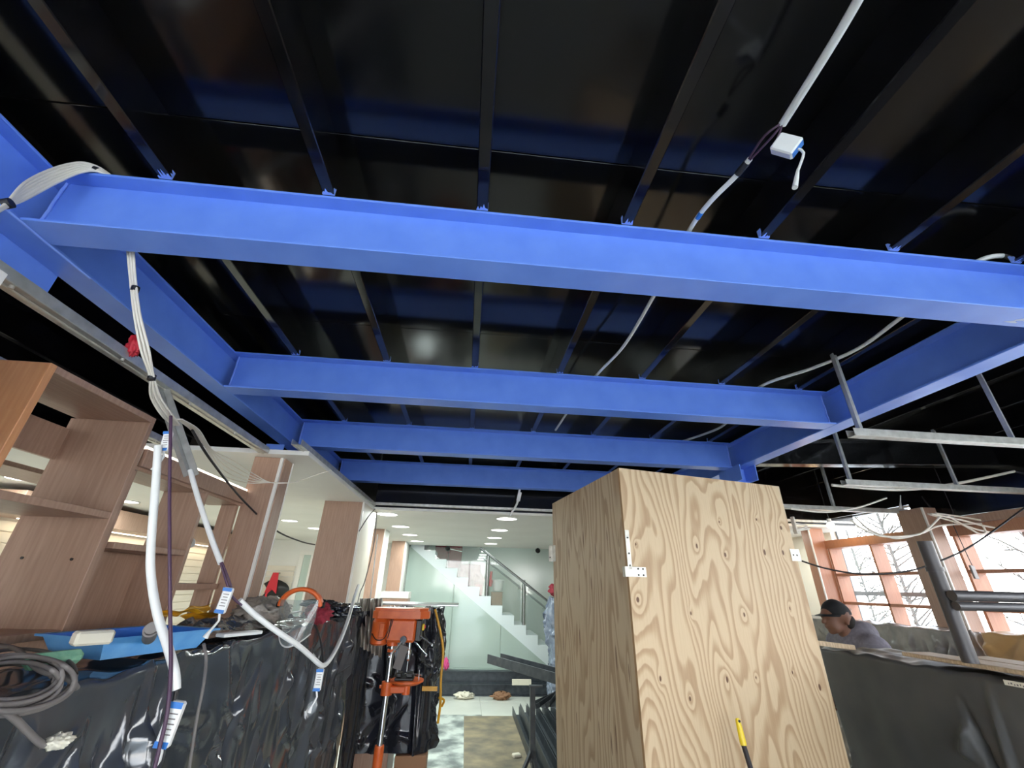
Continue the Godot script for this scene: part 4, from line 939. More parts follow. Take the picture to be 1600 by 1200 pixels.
func drill_press():
	var z := -4.2; var cx := -0.575
	var t := thing("drill_press", "orange pillar drill press with chrome column", "drill press", Vector3(cx, 0, z), "")
	var base := MB.new(); base.bx(Vector3(cx - 0.16, 0.0, z - 0.14), Vector3(cx + 0.34, 0.05, z + 0.14), 0.012); part(t, "base", base, M.orange)
	var sl := MB.new(); sl.lathe([Vector2(0.06, 0.05), Vector2(0.06, 0.07), Vector2(0.036, 0.11), Vector2(0.036, 0.70), Vector2(0.034, 0.712), Vector2(0.022, 0.712)], Vector3(cx, 0, z), Vector3.UP, 24); part(t, "column_socket", sl, M.orange)
	var cl := MB.new(); cl.cyl(Vector3(cx, 0.70, z), Vector3(cx, 1.42, z), 0.023, 24); part(t, "column", cl, M.chrome)
	var cr := MB.new(); cr.cyl(Vector3(cx, 1.325, z), Vector3(cx, 1.345, z), 0.034, 20); part(t, "stop_ring", cr, M.orange)
	# head
	var hd := MB.new(); hd.bx(Vector3(cx - 0.055, 1.40, z - 0.09), Vector3(cx + 0.19, 1.575, z + 0.09), 0.018); hd.cyl(Vector3(cx, 1.37, z), Vector3(cx, 1.45, z), 0.045, 20); part(t, "head", hd, M.orange)
	var fp := MB.new(); fp.bx(Vector3(cx + 0.19, 1.41, z - 0.085), Vector3(cx + 0.235, 1.565, z + 0.085), 0.006); part(t, "switch_panel", fp, M.black_plastic)
	var sw := MB.new(); sw.box(Vector3(cx + 0.245, 1.51, z + 0.02), Vector3(0.02, 0.05, 0.03), 0.006); part(t, "switch", sw, M.yellow)
	var sw2 := MB.new(); sw2.box(Vector3(cx + 0.257, 1.512, z + 0.02), Vector3(0.012, 0.03, 0.02), 0.004); part(t, "stop_button", sw2, M.red)
	var cv := MB.new()      # belt cover with sloping rim
	var pl := PackedVector2Array([Vector2(cx - 0.18, -0.08), Vector2(cx - 0.13, -0.12), Vector2(cx + 0.22, -0.12), Vector2(cx + 0.29, -0.06), Vector2(cx + 0.29, 0.06), Vector2(cx + 0.22, 0.12), Vector2(cx - 0.13, 0.12), Vector2(cx - 0.18, 0.08)])
	var turn := Basis(Vector3(1, 0, 0), Vector3(0, 0, -1), Vector3(0, 1, 0))
	cv.prism(pl, Transform3D(turn, Vector3(0, 1.575, z)), 0.055)
	var pl2 := PackedVector2Array(); 
	for p in pl: pl2.append(Vector2(cx + (p.x - cx) * 0.95 + 0.0, p.y * 0.9))
	cv.prism(pl2, Transform3D(turn, Vector3(0, 1.63, z)), 0.022); part(t, "belt_cover", cv, M.orange)
	var mo := MB.new(); mo.lathe([Vector2(0, 0), Vector2(0.06, 0.0), Vector2(0.072, 0.012), Vector2(0.072, 0.17), Vector2(0.06, 0.195), Vector2(0, 0.195)], Vector3(cx - 0.115, 1.375, z - 0.0), Vector3.UP, 28); part(t, "motor", mo, M.orange)
	var mb := MB.new(); mb.bx(Vector3(cx - 0.115, 1.43, z + 0.055), Vector3(cx - 0.07, 1.54, z + 0.085), 0.006); part(t, "motor_box", mb, M.orange)
	var cd := MB.new(); cd.tube(curve([Vector3(cx - 0.17, 1.46, z + 0.06), Vector3(cx - 0.12, 1.42, z + 0.1), Vector3(cx - 0.06, 1.43, z + 0.11), Vector3(cx - 0.03, 1.5, z + 0.105), Vector3(cx - 0.02, 1.57, z + 0.1)]), 0.004, 6); cd.tube(curve([Vector3(cx - 0.005, 1.57, z + 0.1), Vector3(cx - 0.02, 1.5, z + 0.1), Vector3(cx - 0.04, 1.4, z + 0.08)]), 0.004, 6); part(t, "power_lead", cd, M.cord)
	# spindle, chuck, feed
	var sx := cx + 0.145
	var ch := MB.new(); ch.lathe([Vector2(0.0, 0), Vector2(0.010, 0), Vector2(0.016, 0.012), Vector2(0.018, 0.045), Vector2(0.021, 0.05), Vector2(0.021, 0.075), Vector2(0.012, 0.08), Vector2(0.012, 0.14)], Vector3(sx, 1.265, z + 0.01), Vector3.UP, 20); ch.cyl(Vector3(sx, 1.19, z + 0.01), Vector3(sx, 1.265, z + 0.01), 0.005, 10); part(t, "chuck", ch, M.chrome)
	var hb := MB.new(); hb.cyl(Vector3(cx + 0.10, 1.425, z + 0.08), Vector3(cx + 0.10, 1.425, z + 0.13), 0.026, 18); part(t, "feed_hub", hb, M.steel)
	for k in 3:
		var an := 0.5 + k * TAU / 3.0; var p0 := Vector3(cx + 0.10, 1.425, z + 0.12); var p1 := p0 + Vector3(cos(an), sin(an) * 0.9, 0.25) * 0.15
		if k == 0: p1 = p0 + Vector3(0.20, -0.10, 0.04); p0 += Vector3(0.09, -0.01, 0)
		if k == 1: p1 = p0 + Vector3(-0.09, -0.11, 0.05)
		if k == 2: p1 = p0 + Vector3(0.24, -0.03, 0.03); p0 += Vector3(0.13, 0.03, 0)
		var h := MB.new(); h.cyl(p0, p1, 0.006, 8); h.lathe([Vector2(0, -0.012), Vector2(0.011, -0.006), Vector2(0.011, 0.006), Vector2(0, 0.012)], p1, Vector3.UP, 12); part(t, "feed_handle", h, M.chrome)
	var gd := MB.new(); gd.box(Vector3(cx + 0.085, 1.29, z + 0.03), Vector3(0.07, 0.17, 0.006), 0.002, Basis(Vector3.FORWARD, 0.25)); part(t, "guard", gd, M.cord_grey)
	# table
	var br := MB.new(); br.cyl(Vector3(cx, 1.03, z), Vector3(cx, 1.12, z), 0.045, 22); br.bx(Vector3(cx, 1.045, z - 0.03), Vector3(cx + 0.16, 1.095, z + 0.03), 0.008); br.cyl(Vector3(cx + 0.155, 1.035, z), Vector3(cx + 0.155, 1.105, z), 0.032, 18); br.cyl(Vector3(cx - 0.06, 1.085, z), Vector3(cx - 0.04, 1.085, z), 0.012, 10); part(t, "table_bracket", br, M.orange)
	var tb := MB.new(); tb.lathe([Vector2(0, 0), Vector2(0.10, 0.0), Vector2(0.135, 0.018), Vector2(0.135, 0.03), Vector2(0, 0.03)], Vector3(cx + 0.155, 1.105, z), Vector3.UP, 32); part(t, "table", tb, M.orange)
	var vc := thing("machine_vise", "black drill vise clamped on the orange drill table", "vise", Vector3(cx + 0.14, 1.136, z), "")
	var vm := MB.new(); vm.bx(Vector3(cx + 0.06, 1.136, z - 0.06), Vector3(cx + 0.21, 1.155, z + 0.07), 0.004); vm.bx(Vector3(cx + 0.07, 1.155, z - 0.05), Vector3(cx + 0.11, 1.185, z + 0.05), 0.004); vm.bx(Vector3(cx + 0.15, 1.155, z - 0.05), Vector3(cx + 0.20, 1.185, z + 0.05), 0.004); part(vc, "body", vm, M.black_plastic)
	var vs := MB.new(); vs.cyl(Vector3(cx + 0.13, 1.172, z + 0.0), Vector3(cx + 0.27, 1.172, z + 0.03), 0.006, 8); vs.cyl(Vector3(cx + 0.25, 1.135, z + 0.03), Vector3(cx + 0.25, 1.205, z + 0.03), 0.004, 8); part(vc, "screw", vs, M.chrome)

func crate():
	var A := Vector3(0.70, 0, -3.603); var B := Vector3(0.858, 0, -2.347); var C := Vector3(2.048, 0, -2.613); var D := A + (C - B)
	var t := thing("plywood_crate", "tall plywood crate with knots and steel corner brackets", "crate", (B + C) * 0.5, "")
	var y0 := 0.05; var y1 := 2.487; var up := Vector3.UP
	var side := func(called: String, p: Vector3, q: Vector3, m: Material, th: float):
		var d := (q - p).normalized(); var n := d.cross(up).normalized()
		var mb := MB.new(); var l := p.distance_to(q)
		# outer face with its own texture coordinates, edges and inner face
		mb.quad(p + up * y0, q + up * y0, q + up * y1, p + up * y1, n)
		mb.quad(p + up * y0 - n * th, q + up * y0 - n * th, q + up * y1 - n * th, p + up * y1 - n * th, -n)
		var o := part(t, called, mb, m)
		var e := MB.new(); e.quad(p + up * y1, q + up * y1, q + up * y1 - n * th, p + up * y1 - n * th, up); e.quad(p + up * y0, q + up * y0, q + up * y0 - n * th, p + up * y0 - n * th, -up)
		e.quad(p + up * y0, p + up * y1, p + up * y1 - n * th, p + up * y0 - n * th, -d); e.quad(q + up * y0, q + up * y1, q + up * y1 - n * th, q + up * y0 - n * th, d)
		part(o, "ply_edge", e, M.ply_edge)
	var dn := (A - B).normalized() * 0.018
	side.call("front_panel", B - dn * 0.0, C, M.ply_front, 0.018)
	side.call("side_panel", A, B + dn, M.ply_side, 0.018); side.call("side_panel", C + dn, D, M.ply_side, 0.018); side.call("back_panel", D, A, M.ply_front, 0.018)
	var tp := MB.new(); tp.quad(A + up * (y1 - 0.02), B + up * (y1 - 0.02), C + up * (y1 - 0.02), D + up * (y1 - 0.02), up); tp.quad(A + up * (y1 - 0.036), B + up * (y1 - 0.036), C + up * (y1 - 0.036), D + up * (y1 - 0.036), -up); part(t, "top_panel", tp, M.ply_front)
	var fd := (C - B).normalized(); var fn := fd.cross(up).normalized()      # front face direction and outward
	for k in 3:
		var sk := MB.new(); var o := B + fd * (0.1 + 0.5 * k) - fn * 0.1; sk.bar(o + up * 0.025, o - fn * 1.05 + up * 0.025, 0.09, 0.05); part(t, "skid", sk, M.timber)
	# corner bracket at the near upright edge: tall leg and short plate
	var br := MB.new()
	br.box(B + up * 2.04 + fd * 0.012 + fn * 0.002, Vector3(0.026, 0.20, 0.003), 0.001, Basis(fd, up, fn)); br.box(B + up * 1.93 + fd * 0.045 + fn * 0.002, Vector3(0.13, 0.05, 0.003), 0.001, Basis(fd, up, fn))
	br.box(B + up * 1.93 + dn * 1.5 - fn * 0.0 + (A - B).normalized().cross(up) * -0.0, Vector3(0.003, 0.05, 0.06), 0.001, Basis(fd, up, fn))
	var bo := part(t, "corner_bracket", br, M.zinc)
	for q in [[0.012, 2.10], [0.012, 2.02], [0.012, 1.96], [0.06, 1.945], [0.06, 1.915], [0.09, 1.945], [0.09, 1.915]]: var sc := MB.new(); sc.cyl(B + up * q[1] + fd * q[0] + fn * 0.002, B + up * q[1] + fd * q[0] + fn * 0.006, 0.005, 8); part(bo, "screw", sc, M.black_plastic)
	for q in [[C, -1.0], [A, 1.0]]:
		var c: Vector3 = q[0]; var m := MB.new()
		if q[1] < 0: m.box(c + up * 2.06 - fd * 0.01 + fn * 0.003, Vector3(0.075, 0.07, 0.003), 0.001, Basis(fd, up, fn)); m.box(c + up * 2.06 + fd * 0.004 - fn * 0.03, Vector3(0.003, 0.07, 0.06), 0.001, Basis(fd, up, fn))
		else: m.box(c + up * 2.09 + fn * 0.02 - fd * 0.005, Vector3(0.003, 0.12, 0.08), 0.001, Basis(fd, up, fn)); m.box(c + up * 2.09 - fd * 0.02 , Vector3(0.04, 0.12, 0.003), 0.001, Basis(fd, up, fn))
		var o := part(t, "corner_bracket", m, M.zinc)
		for k in 2:
			var s := MB.new(); s.cyl(c + up * (2.06) - fd * (0.03 - 0.03 * k) + fn * 0.003, c + up * 2.06 - fd * (0.03 - 0.03 * k) + fn * 0.007, 0.005, 8); part(o, "screw", s, M.black_plastic)
	# broom leaning on the crate
	var p0 := PZ(1152, 1122, -2.35); var p1 := PZ(1162, 1165, -2.33); var p2 := p1 + (p1 - p0).normalized() * 1.25 + Vector3(0, 0, 0.25)
	var bm := thing("broom", "broom with yellow grip leaning against the plywood crate", "broom", Vector3(p2.x, 0, p2.z), "")
	var g := MB.new(); g.tube([p0, p0.lerp(p1, 0.06), p0.lerp(p1, 0.2), p0.lerp(p1, 0.85), p1], [0.006, 0.011, 0.012, 0.0145, 0.014], 14); part(bm, "grip", g, M.yellow)
	var ho := MB.new(); ho.cyl(p0.lerp(p1, 0.09) + Vector3(0, 0, 0.0115), p0.lerp(p1, 0.09) + Vector3(0, 0, 0.013), 0.006, 8); part(bm, "hang_hole", ho, M.black_plastic)
	var pe := p1 + (p2 - p1) * ((p1.y - 0.12) / (p1.y - p2.y)); var sh := MB.new(); sh.tube([p1, pe], 0.011, 12); part(bm, "shaft", sh, M.cord)
	var hd := MB.new(); hd.box(pe - Vector3(0, 0.02, 0), Vector3(0.3, 0.04, 0.05), 0.008); part(bm, "head", hd, M.black_plastic)
	var bi := MB.new(); bi.box(pe - Vector3(0, 0.08, 0), Vector3(0.29, 0.08, 0.045), 0.006); part(bm, "bristles", bi, M.cord_grey)

# ---------------------------------------------------------------- right: window shelving, counters, channels, worker
func build_right():
	# window shelving, two bays, and the piers before it
	var bays := [["wooden window shelving beside the orange brown pier", -5.04, -3.87, [-4.45]], ["wooden window shelving behind the steel pole", -3.59, -2.2, [-2.9]]]
	for b in bays:
		var t := thing("window_shelving", b[0], "shelving", Vector3(4.55, 0, (b[1] + b[2]) * 0.5), "wooden shelving across the window")
		board(t, "header", Vector3(4.36, 2.34, b[1]), Vector3(4.385, 2.43, b[2]), M.wood_warm_lit)  # shelving wood carries the window glow in its colour
		board(t, "top_board", Vector3(4.385, 2.34, b[1]), Vector3(4.54, 2.36, b[2]), M.wood_warm_lit)
		for y in [2.05, 1.755, 1.2, 0.6]: board(t, "shelf", Vector3(4.38, y - 0.014, b[1] + 0.012), Vector3(4.54, y + 0.014, b[2] - 0.012), M.wood_warm_lit)
		for z in [b[1] + 0.012, b[2] - 0.012] + b[3]: board(t, "divider", Vector3(4.38, 0.0, z - 0.012), Vector3(4.54, 2.34, z + 0.012), M.wood_warm_lit)
	for q in [["pier tinted orange brown as if lit by window glow, with white corner bead beside the window shelving", -5.18, -5.05, 0.19, M.wood_warm_lit, M.wood_warm_lit], ["wide wooden pier behind the steel pole", -3.86, -3.6, 0.14, M.wood, M.wood]]:  # first pier's wood has the warm glow painted in
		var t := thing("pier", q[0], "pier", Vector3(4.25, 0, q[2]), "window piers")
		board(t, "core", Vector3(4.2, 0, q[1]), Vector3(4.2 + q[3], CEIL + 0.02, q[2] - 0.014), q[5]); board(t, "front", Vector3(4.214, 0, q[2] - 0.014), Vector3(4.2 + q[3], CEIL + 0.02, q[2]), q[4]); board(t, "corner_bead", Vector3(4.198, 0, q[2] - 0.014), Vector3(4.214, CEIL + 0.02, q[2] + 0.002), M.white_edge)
	# black soffit over the window shelving, pale strip wall above the header
	var so := MB.new(); so.bx(Vector3(4.37, 2.67, -5.3), Vector3(4.40, DECK, -3.86), 0.002); so.bx(Vector3(4.37, 2.502, -3.86), Vector3(4.40, DECK, FZ), 0.002)
	struct("trim_3", "black bulkhead above the window shelving", "bulkhead", so, M.black)
	var pb := MB.new(); pb.bx(Vector3(4.365, 2.432, -3.84), Vector3(4.385, 2.50, 3.0), 0.002); struct("trim_4", "brown board above the shelving behind the steel pole", "trim", pb, M.wood)
	# slatwall past the pier
	var sw := thing("slat_wall", "white slatwall seen past the orange brown pier", "slatwall", Vector3(4.2, 0, -6.2), "slatwall panels")
	board(sw, "backing", Vector3(3.5, 0, -6.25), Vector3(RX - 0.01, CEIL, -6.2), M.cream)
	slat_wall(sw, Vector3(3.5, 0, -6.2), Vector3(RX - 0.01, 0, -6.2), 0.4, 2.2, Vector3(0, 0, 1), M.white)
	var hc := thing("wall_heater", "small white unit on the slatwall top", "heater", PZ(1243, 850, -6.1), ""); var hm := MB.new(); hm.box(PZ(1241, 848, -6.12), Vector3(0.16, 0.30, 0.12), 0.03); part(hc, "case", hm, M.plastic_white); var hp := MB.new(); hp.box(PZ(1248, 855, -6.14), Vector3(0.12, 0.12, 0.08), 0.02); part(hc, "bracket", hp, M.wood_warm_lit)
	down_light(Vector3(4.1, CEIL - 0.001, -5.6), "round flush downlight above the white slatwall", "", 1.2, 0.10)
	# wrapped counters under the window
	var w1 := thing("wrapped_counter", "counter wrapped in crumpled grey film under the window", "counter", Vector3(4.16, 0, -4.4), "film wrapped counters")
	board(w1, "carcass", Vector3(3.96, 0, -5.22), Vector3(4.14, 1.56, -3.52), M.wood); part(w1, "film", drape(Vector3(3.90, 0.02, -5.3), Vector3(4.15, 1.60, -3.45), 0.03, 501, 0.014, 0.05, 12.0, Vector2(1, 0)), M.film_clear)
	var w2 := thing("wrapped_counter", "counter wrapped in amber film under the window", "counter", Vector3(4.16, 0, -2.7), "film wrapped counters")
	board(w2, "carcass", Vector3(3.96, 0, -3.22), Vector3(4.14, 1.56, -1.6), M.wood); part(w2, "film", drape(Vector3(3.90, 0.02, -3.29), Vector3(4.15, 1.61, -1.55), 0.03, 521, 0.014, 0.05, 12.0, Vector2(1, 0)), M.film_amber)
	var w3 := thing("wrapped_counter", "counter draped in dull grey film under weathered planks", "counter", Vector3(2.85, 0, -1.6), "film wrapped counters")
	board(w3, "carcass", Vector3(2.66, 0, -3.3), Vector3(3.06, 1.47, 0.2), M.wood); part(w3, "film", drape(Vector3(2.62, 0.02, -3.36), Vector3(3.09, 1.49, 0.25), 0.03, 541, 0.016, 0.05, 2.2), M.film_dull)
	for k in 2:
		var x := 2.70 + 0.2 * k; var pm := MB.new(); pm.box(Vector3(x, 1.535, -1.35 + 0.15 * k), Vector3(0.185, 0.022, 2.7), 0.004, Basis(Vector3.UP, -0.02))
		solo("plank", ["weathered plank on the grey draped counter's aisle edge", "weathered plank holding the steel pole's foot"][k], "plank", pm, M.timber, Vector3(x, 1.524, -1.4), "planks on the draped counter")
	var cd := MB.new(); var cp := PX(1592, 1070, 2.60); cd.box(cp, Vector3(0.004, 0.022, 0.12), 0.001); var ct := thing("label_card", "white printed label card on the plank edge", "label", cp, ""); part(ct, "card", cd, M.paper)
	var cl := MB.new()
	for k in 7: cl.box(cp + Vector3(-0.0025, -0.002 + 0.002 * sin(k * 2.0), -0.04 + 0.012 * k), Vector3(0.001, 0.007, 0.007 if k % 2 else 0.004), 0.0003)
	part(ct, "print", cl, M.cord_grey)
	var bt := MB.new(); bt.bar(PZ(1250, 1001, -3.25), PZ(1335, 1012, -3.15), 0.03, 0.03); solo("timber_batten", "pale timber batten between plywood crate and draped counter", "batten", bt, M.timber, PZ(1300, 1008, -3.2))
	# steel pole with two cross pipes
	var pbase := PY(1517, 1036, 1.548); var ph := PZ(1449, 846, pbase.z).y
	var po := thing("steel_pole", "dark steel pole standing on the weathered plank", "pole", pbase, "")
	var pm2 := MB.new(); pm2.cyl(pbase, Vector3(pbase.x, ph, pbase.z), 0.034, 20); part(po, "tube", pm2, M.pole)
	var ring := MB.new(); ring.cyl(Vector3(pbase.x, PZ(1466, 890, pbase.z).y - 0.01, pbase.z), Vector3(pbase.x, PZ(1466, 890, pbase.z).y + 0.012, pbase.z), 0.04, 20); part(po, "collar", ring, M.pole)
	for k in 2:
		var c := PZ(1500, 931 + 16 * k, pbase.z + 0.07); var tm := MB.new(); tm.cyl(Vector3(pbase.x - 0.04, c.y, c.z), Vector3(4.1, c.y, c.z + 0.0), 0.026 - 0.004 * k, 18)
		solo("steel_pipe", ["dark steel pipe fixed across the pole, upper of two", "dark steel pipe fixed across the pole, lower of two"][k], "pipe", tm, M.pole, Vector3(pbase.x, c.y, c.z), "cross pipes on the pole")
	# ceiling channels and hangers
	var chans := [[1.92, RX, -1.85, "metal ceiling channel starting at the long blue beam"], [2.75, RX, -2.84, "metal ceiling channel under the black girder"], [2.6, RX, -3.85, "metal ceiling channel next to the dark fascia"]]
	for c in chans:
		var t := thing("ceiling_channel", c[3], "ceiling channel", Vector3(c[0], CEIL, c[2]), "galvanised ceiling channels")
		var mb := MB.new(); mb.bx(Vector3(c[0], CEIL, c[2] - 0.024), Vector3(c[1], CEIL + 0.003, c[2] + 0.024), 0.0008); part(t, "base", mb, M.zinc)
		for e in [-1.0, 1.0]:
			var f := MB.new(); f.bx(Vector3(c[0], CEIL + 0.003, c[2] + 0.0225 * e - 0.0015), Vector3(c[1], CEIL + 0.04, c[2] + 0.0225 * e + 0.0015), 0.0008); part(t, "flange", f, M.zinc)
		var x: float = c[0] + 0.06
		while x < c[1]:
			var h := MB.new(); h.bx(Vector3(x - 0.02, CEIL + 0.003, c[2] - 0.002), Vector3(x + 0.02, 3.06, c[2] + 0.002), 0.0008); h.bx(Vector3(x - 0.02, CEIL + 0.003, c[2] - 0.002), Vector3(x - 0.017, 3.06, c[2] + 0.022), 0.0008); part(t, "hanger", h, M.galv); x += 0.88
	# loose cables along the channels
	var lc := [[[1240, 818], [1262, 822], [1240, 830], [1265, 826]], [[1236, 795], [1290, 800], [1340, 793], [1385, 778]], [[1330, 812], [1345, 825], [1380, 838], [1430, 836], [1450, 826], [1470, 806]], [[1336, 808], [1360, 828], [1400, 841], [1440, 833], [1480, 820], [1600, 818]], [[1450, 803], [1490, 815], [1530, 828], [1570, 832], [1612, 815]], [[1455, 803], [1500, 812], [1540, 822], [1580, 826], [1612, 808]], [[1462, 802], [1505, 808], [1550, 815], [1600, 812]], [[1300, 758], [1400, 765], [1480, 758], [1560, 742], [1612, 730]], [[1480, 806], [1515, 826], [1530, 834], [1540, 832], [1536, 822]]]
	var cb := thing("cable_tangle", "tangle of pale cables sagging below the ceiling channels", "cables", PZ(1400, 830, -3.3), "")
	for k in lc.size():
		var z := -3.30 + 0.04 * (k % 3) if k != 7 else -2.92
		var pts := []
		for q in lc[k]: pts.append(PZ(q[0], q[1], z))
		var mb := MB.new(); mb.tube(curve(pts), 0.0075 if k != 7 else 0.011, 7); part(cb, "cable", mb, M.cable)
	var knot := MB.new(); knot.bx(PZ(1236, 808, -3.29), PZ(1246, 834, -3.25), 0.004); part(cb, "cable_tie", knot, M.cable)
	var lb := thing("work_light", "small glowing work lamp among the cables over the pier", "lamp", PZ(1298, 822, -4.6), "")
	var lm := MB.new(); var lp := PZ(1298, 822, -4.6); lm.lathe([Vector2(0, -0.03), Vector2(0.035, -0.015), Vector2(0.04, 0.015), Vector2(0.02, 0.04), Vector2(0, 0.045)], lp, Vector3.UP, 16); part(lb, "bulb", lm, M.diffuser)
	var lh := MB.new(); lh.cyl(lp + Vector3(0, 0.04, 0), lp + Vector3(0, 0.08, 0), 0.02, 12); part(lb, "holder", lh, M.plastic_white); var lcd := MB.new(); lcd.tube([lp + Vector3(0, 0.075, 0), Vector3(lp.x, 3.231, lp.z)], 0.004, 6); part(lb, "flex", lcd, M.cord)
	var ol := OmniLight3D.new(); ol.name = "lamp"; ol.light_energy = 0.12; ol.light_color = Color(1, 0.86, 0.62); ol.light_size = 0.04; ol.omni_range = 20.0; ol.omni_attenuation = 2.0; ol.shadow_enabled = true; lb.add_child(ol); ol.position = Vector3(0, -0.0, 0.0)
	for a in [[1467, 806, 1469, 815], [1407, 784, 1407, 795]]:
		var m := MB.new(); m.tube([PZ(a[0], a[1] - 10, -3.8), PZ(a[0], a[1], -3.8), PZ(a[2], a[3], -3.8)], [0.004, 0.005, 0.012], 8); solo("plug_lead", "short white plug lead dangling " + ("beside the cable tangle" if a[0] > 1430 else "under the channel next to the dark fascia"), "lead", m, M.plastic_white, PZ(a[0], a[1] - 10, -3.8), "plug leads under the channels")
	# hanging tag behind the pole
	var tg := thing("hanging_tag", "small brown tag hanging on a string before the window", "tag", PZ(1525, 892, -3.3), ""); var tgm := MB.new(); tgm.box(PZ(1522, 894, -3.3), Vector3(0.12, 0.10, 0.012), 0.003, Basis(Vector3.UP, 0.5)); part(tg, "card", tgm, M.cord_grey); var ts := MB.new(); ts.tube([PZ(1520, 886, -3.3), PZ(1490, 822, -3.3), PZ(1489, 800, -3.3), Vector3(PZ(1489, 800, -3.3).x, 3.231, -3.3)], 0.003, 5); part(tg, "string", ts, M.cord)
	# white duct box
	var db := MB.new(); db.box(PZ(1582, 806, -3.3), Vector3(0.27, 0.09, 0.14), 0.01); solo("duct_box", "pale grey duct box hung at the end of the cables", "duct box", db, M.plastic_white, PZ(1582, 812, -3.3))
	# black hanging cable from the crate to the window
	var bc := MB.new(); bc.tube(curve([PZ(1240, 872, -3.2), PZ(1290, 888, -3.1), PZ(1350, 897, -3.0), PZ(1420, 892, -2.95), PZ(1480, 872, -2.9), PZ(1530, 845, -2.85), PZ(1612, 785, -2.8)]), 0.006, 7); solo("black_cable", "black cable sagging from the crate past the steel pole", "cable", bc, M.cord, PZ(1350, 897, -3.0))
	person()
	trees()

func person():
	var h := Vector3(3.12, 1.665, -3.72)
	var t := thing("person", "person in black cap and grey hooded top bending behind the draped counter", "person", Vector3(3.5, 0, -3.82), "")
	var sc := Vector3(3.27, 1.47, -3.73); var pv := Vector3(3.56, 0.98, -3.84)
	var sh := [sc + Vector3(-0.02, -0.01, 0.18), sc + Vector3(0.0, -0.01, -0.18)]
	var el := [Vector3(3.14, 1.16, -3.56), Vector3(3.18, 1.17, -3.98)]; var ha := [Vector3(2.90, 1.12, -3.62), Vector3(2.93, 1.12, -3.90)]
	var hp := [pv + Vector3(0, -0.03, 0.09), pv + Vector3(0, -0.03, -0.09)]; var kn := [Vector3(3.46, 0.52, -3.73), Vector3(3.52, 0.52, -3.93)]; var an := [Vector3(3.55, 0.09, -3.73), Vector3(3.58, 0.09, -3.93)]
	var torso := [[sc, sc.lerp(pv, 0.45), 0.115, 0.125], [sc.lerp(pv, 0.45), pv, 0.12, 0.125], [sh[0], sh[1], 0.07, 0.07]]
	var arms := []; var legs := []
	for k in 2:
		arms += [[sh[k], el[k], 0.055, 0.042], [el[k], ha[k], 0.042, 0.029]]
		legs += [[hp[k], kn[k], 0.085, 0.055], [kn[k], an[k], 0.055, 0.038], [an[k] + Vector3(0.02, -0.04, 0), an[k] + Vector3(-0.16, -0.05, 0), 0.04, 0.03]]
	var skin := MB.new()
	net(skin, torso + arms + legs + [[h + Vector3(0.05, -0.07, 0), sc + Vector3(-0.01, 0.06, 0), 0.055, 0.06]], 0.018, 0.05)
	# head, its own finer grid
	net(skin, [[h + Vector3(0.03, 0.03, 0.012), h + Vector3(0.03, 0.03, -0.012), 0.088, 0.088], [h + Vector3(-0.03, 0.02, 0), h + Vector3(-0.03, -0.02, 0), 0.07, 0.066], [h + Vector3(-0.045, -0.06, 0.012), h + Vector3(-0.055, -0.09, 0), 0.05, 0.03], [h + Vector3(0.03, -0.03, 0.0), h + Vector3(-0.04, -0.08, 0.03), 0.06, 0.03], [h + Vector3(-0.092, 0.0, 0), h + Vector3(-0.115, -0.03, 0), 0.010, 0.014], [h + Vector3(-0.085, -0.062, 0.012), h + Vector3(-0.085, -0.062, -0.012), 0.014, 0.014], [h + Vector3(-0.082, 0.016, 0.03), h + Vector3(-0.082, 0.016, -0.03), 0.016, 0.016], [h + Vector3(0.03, 0.01, 0.088), h + Vector3(0.03, -0.035, 0.085), 0.018, 0.012], [h + Vector3(0.03, 0.01, -0.088), h + Vector3(0.03, -0.035, -0.085), 0.018, 0.012], [h + Vector3(0.04, -0.05, 0), h + Vector3(0.07, -0.12, 0), 0.058, 0.056]], 0.007, 0.018)
	for k in 2:      # hands: palm, four fingers, thumb
		var p: Vector3 = ha[k]; var s := 1.0 if k == 0 else -1.0; var bones := [[p, p + Vector3(-0.07, -0.01, 0), 0.026, 0.030]]
		for f in 4:
			var r0 := p + Vector3(-0.085, -0.01, (0.03 - 0.02 * f) * s); var l: float = [0.036, 0.042, 0.04, 0.03][f]
			bones += [[r0, r0 + Vector3(-l, -0.012, 0), 0.0095, 0.009], [r0 + Vector3(-l, -0.012, 0), r0 + Vector3(-l * 1.5, -0.04, 0), 0.009, 0.008]]
		bones += [[p + Vector3(-0.03, -0.01, 0.025 * s), p + Vector3(-0.07, -0.03, 0.055 * s), 0.012, 0.010], [p + Vector3(-0.07, -0.03, 0.055 * s), p + Vector3(-0.10, -0.045, 0.05 * s), 0.010, 0.008]]
		net(skin, bones, 0.006, 0.008)
	part(t, "body", skin, M.skin)
	var hd := MB.new(); var infl := func(a: Array, r: float) -> Array: return a.map(func(b): return [b[0], b[1], b[2] + r, b[3] + r])
	net(hd, infl.call(torso, 0.03) + infl.call(arms, 0.022) + [[sc + Vector3(0.05, 0.10, 0.07), sc + Vector3(0.05, 0.10, -0.07), 0.075, 0.075], [sc + Vector3(0.0, 0.11, 0.06), sc + Vector3(-0.05, 0.05, 0.02), 0.045, 0.04], [sc + Vector3(0.0, 0.11, -0.06), sc + Vector3(-0.05, 0.05, -0.02), 0.045, 0.04]], 0.016, 0.06); part(t, "hooded_top", hd, M.hoodie, "grey hooded top")
	var tr := MB.new(); net(tr, infl.call([legs[0], legs[1], legs[3], legs[4]], 0.018) + [[pv + Vector3(0, 0, 0.08), pv + Vector3(0, 0, -0.08), 0.13, 0.13]], 0.018, 0.04); part(t, "trousers", tr, M.jeans)
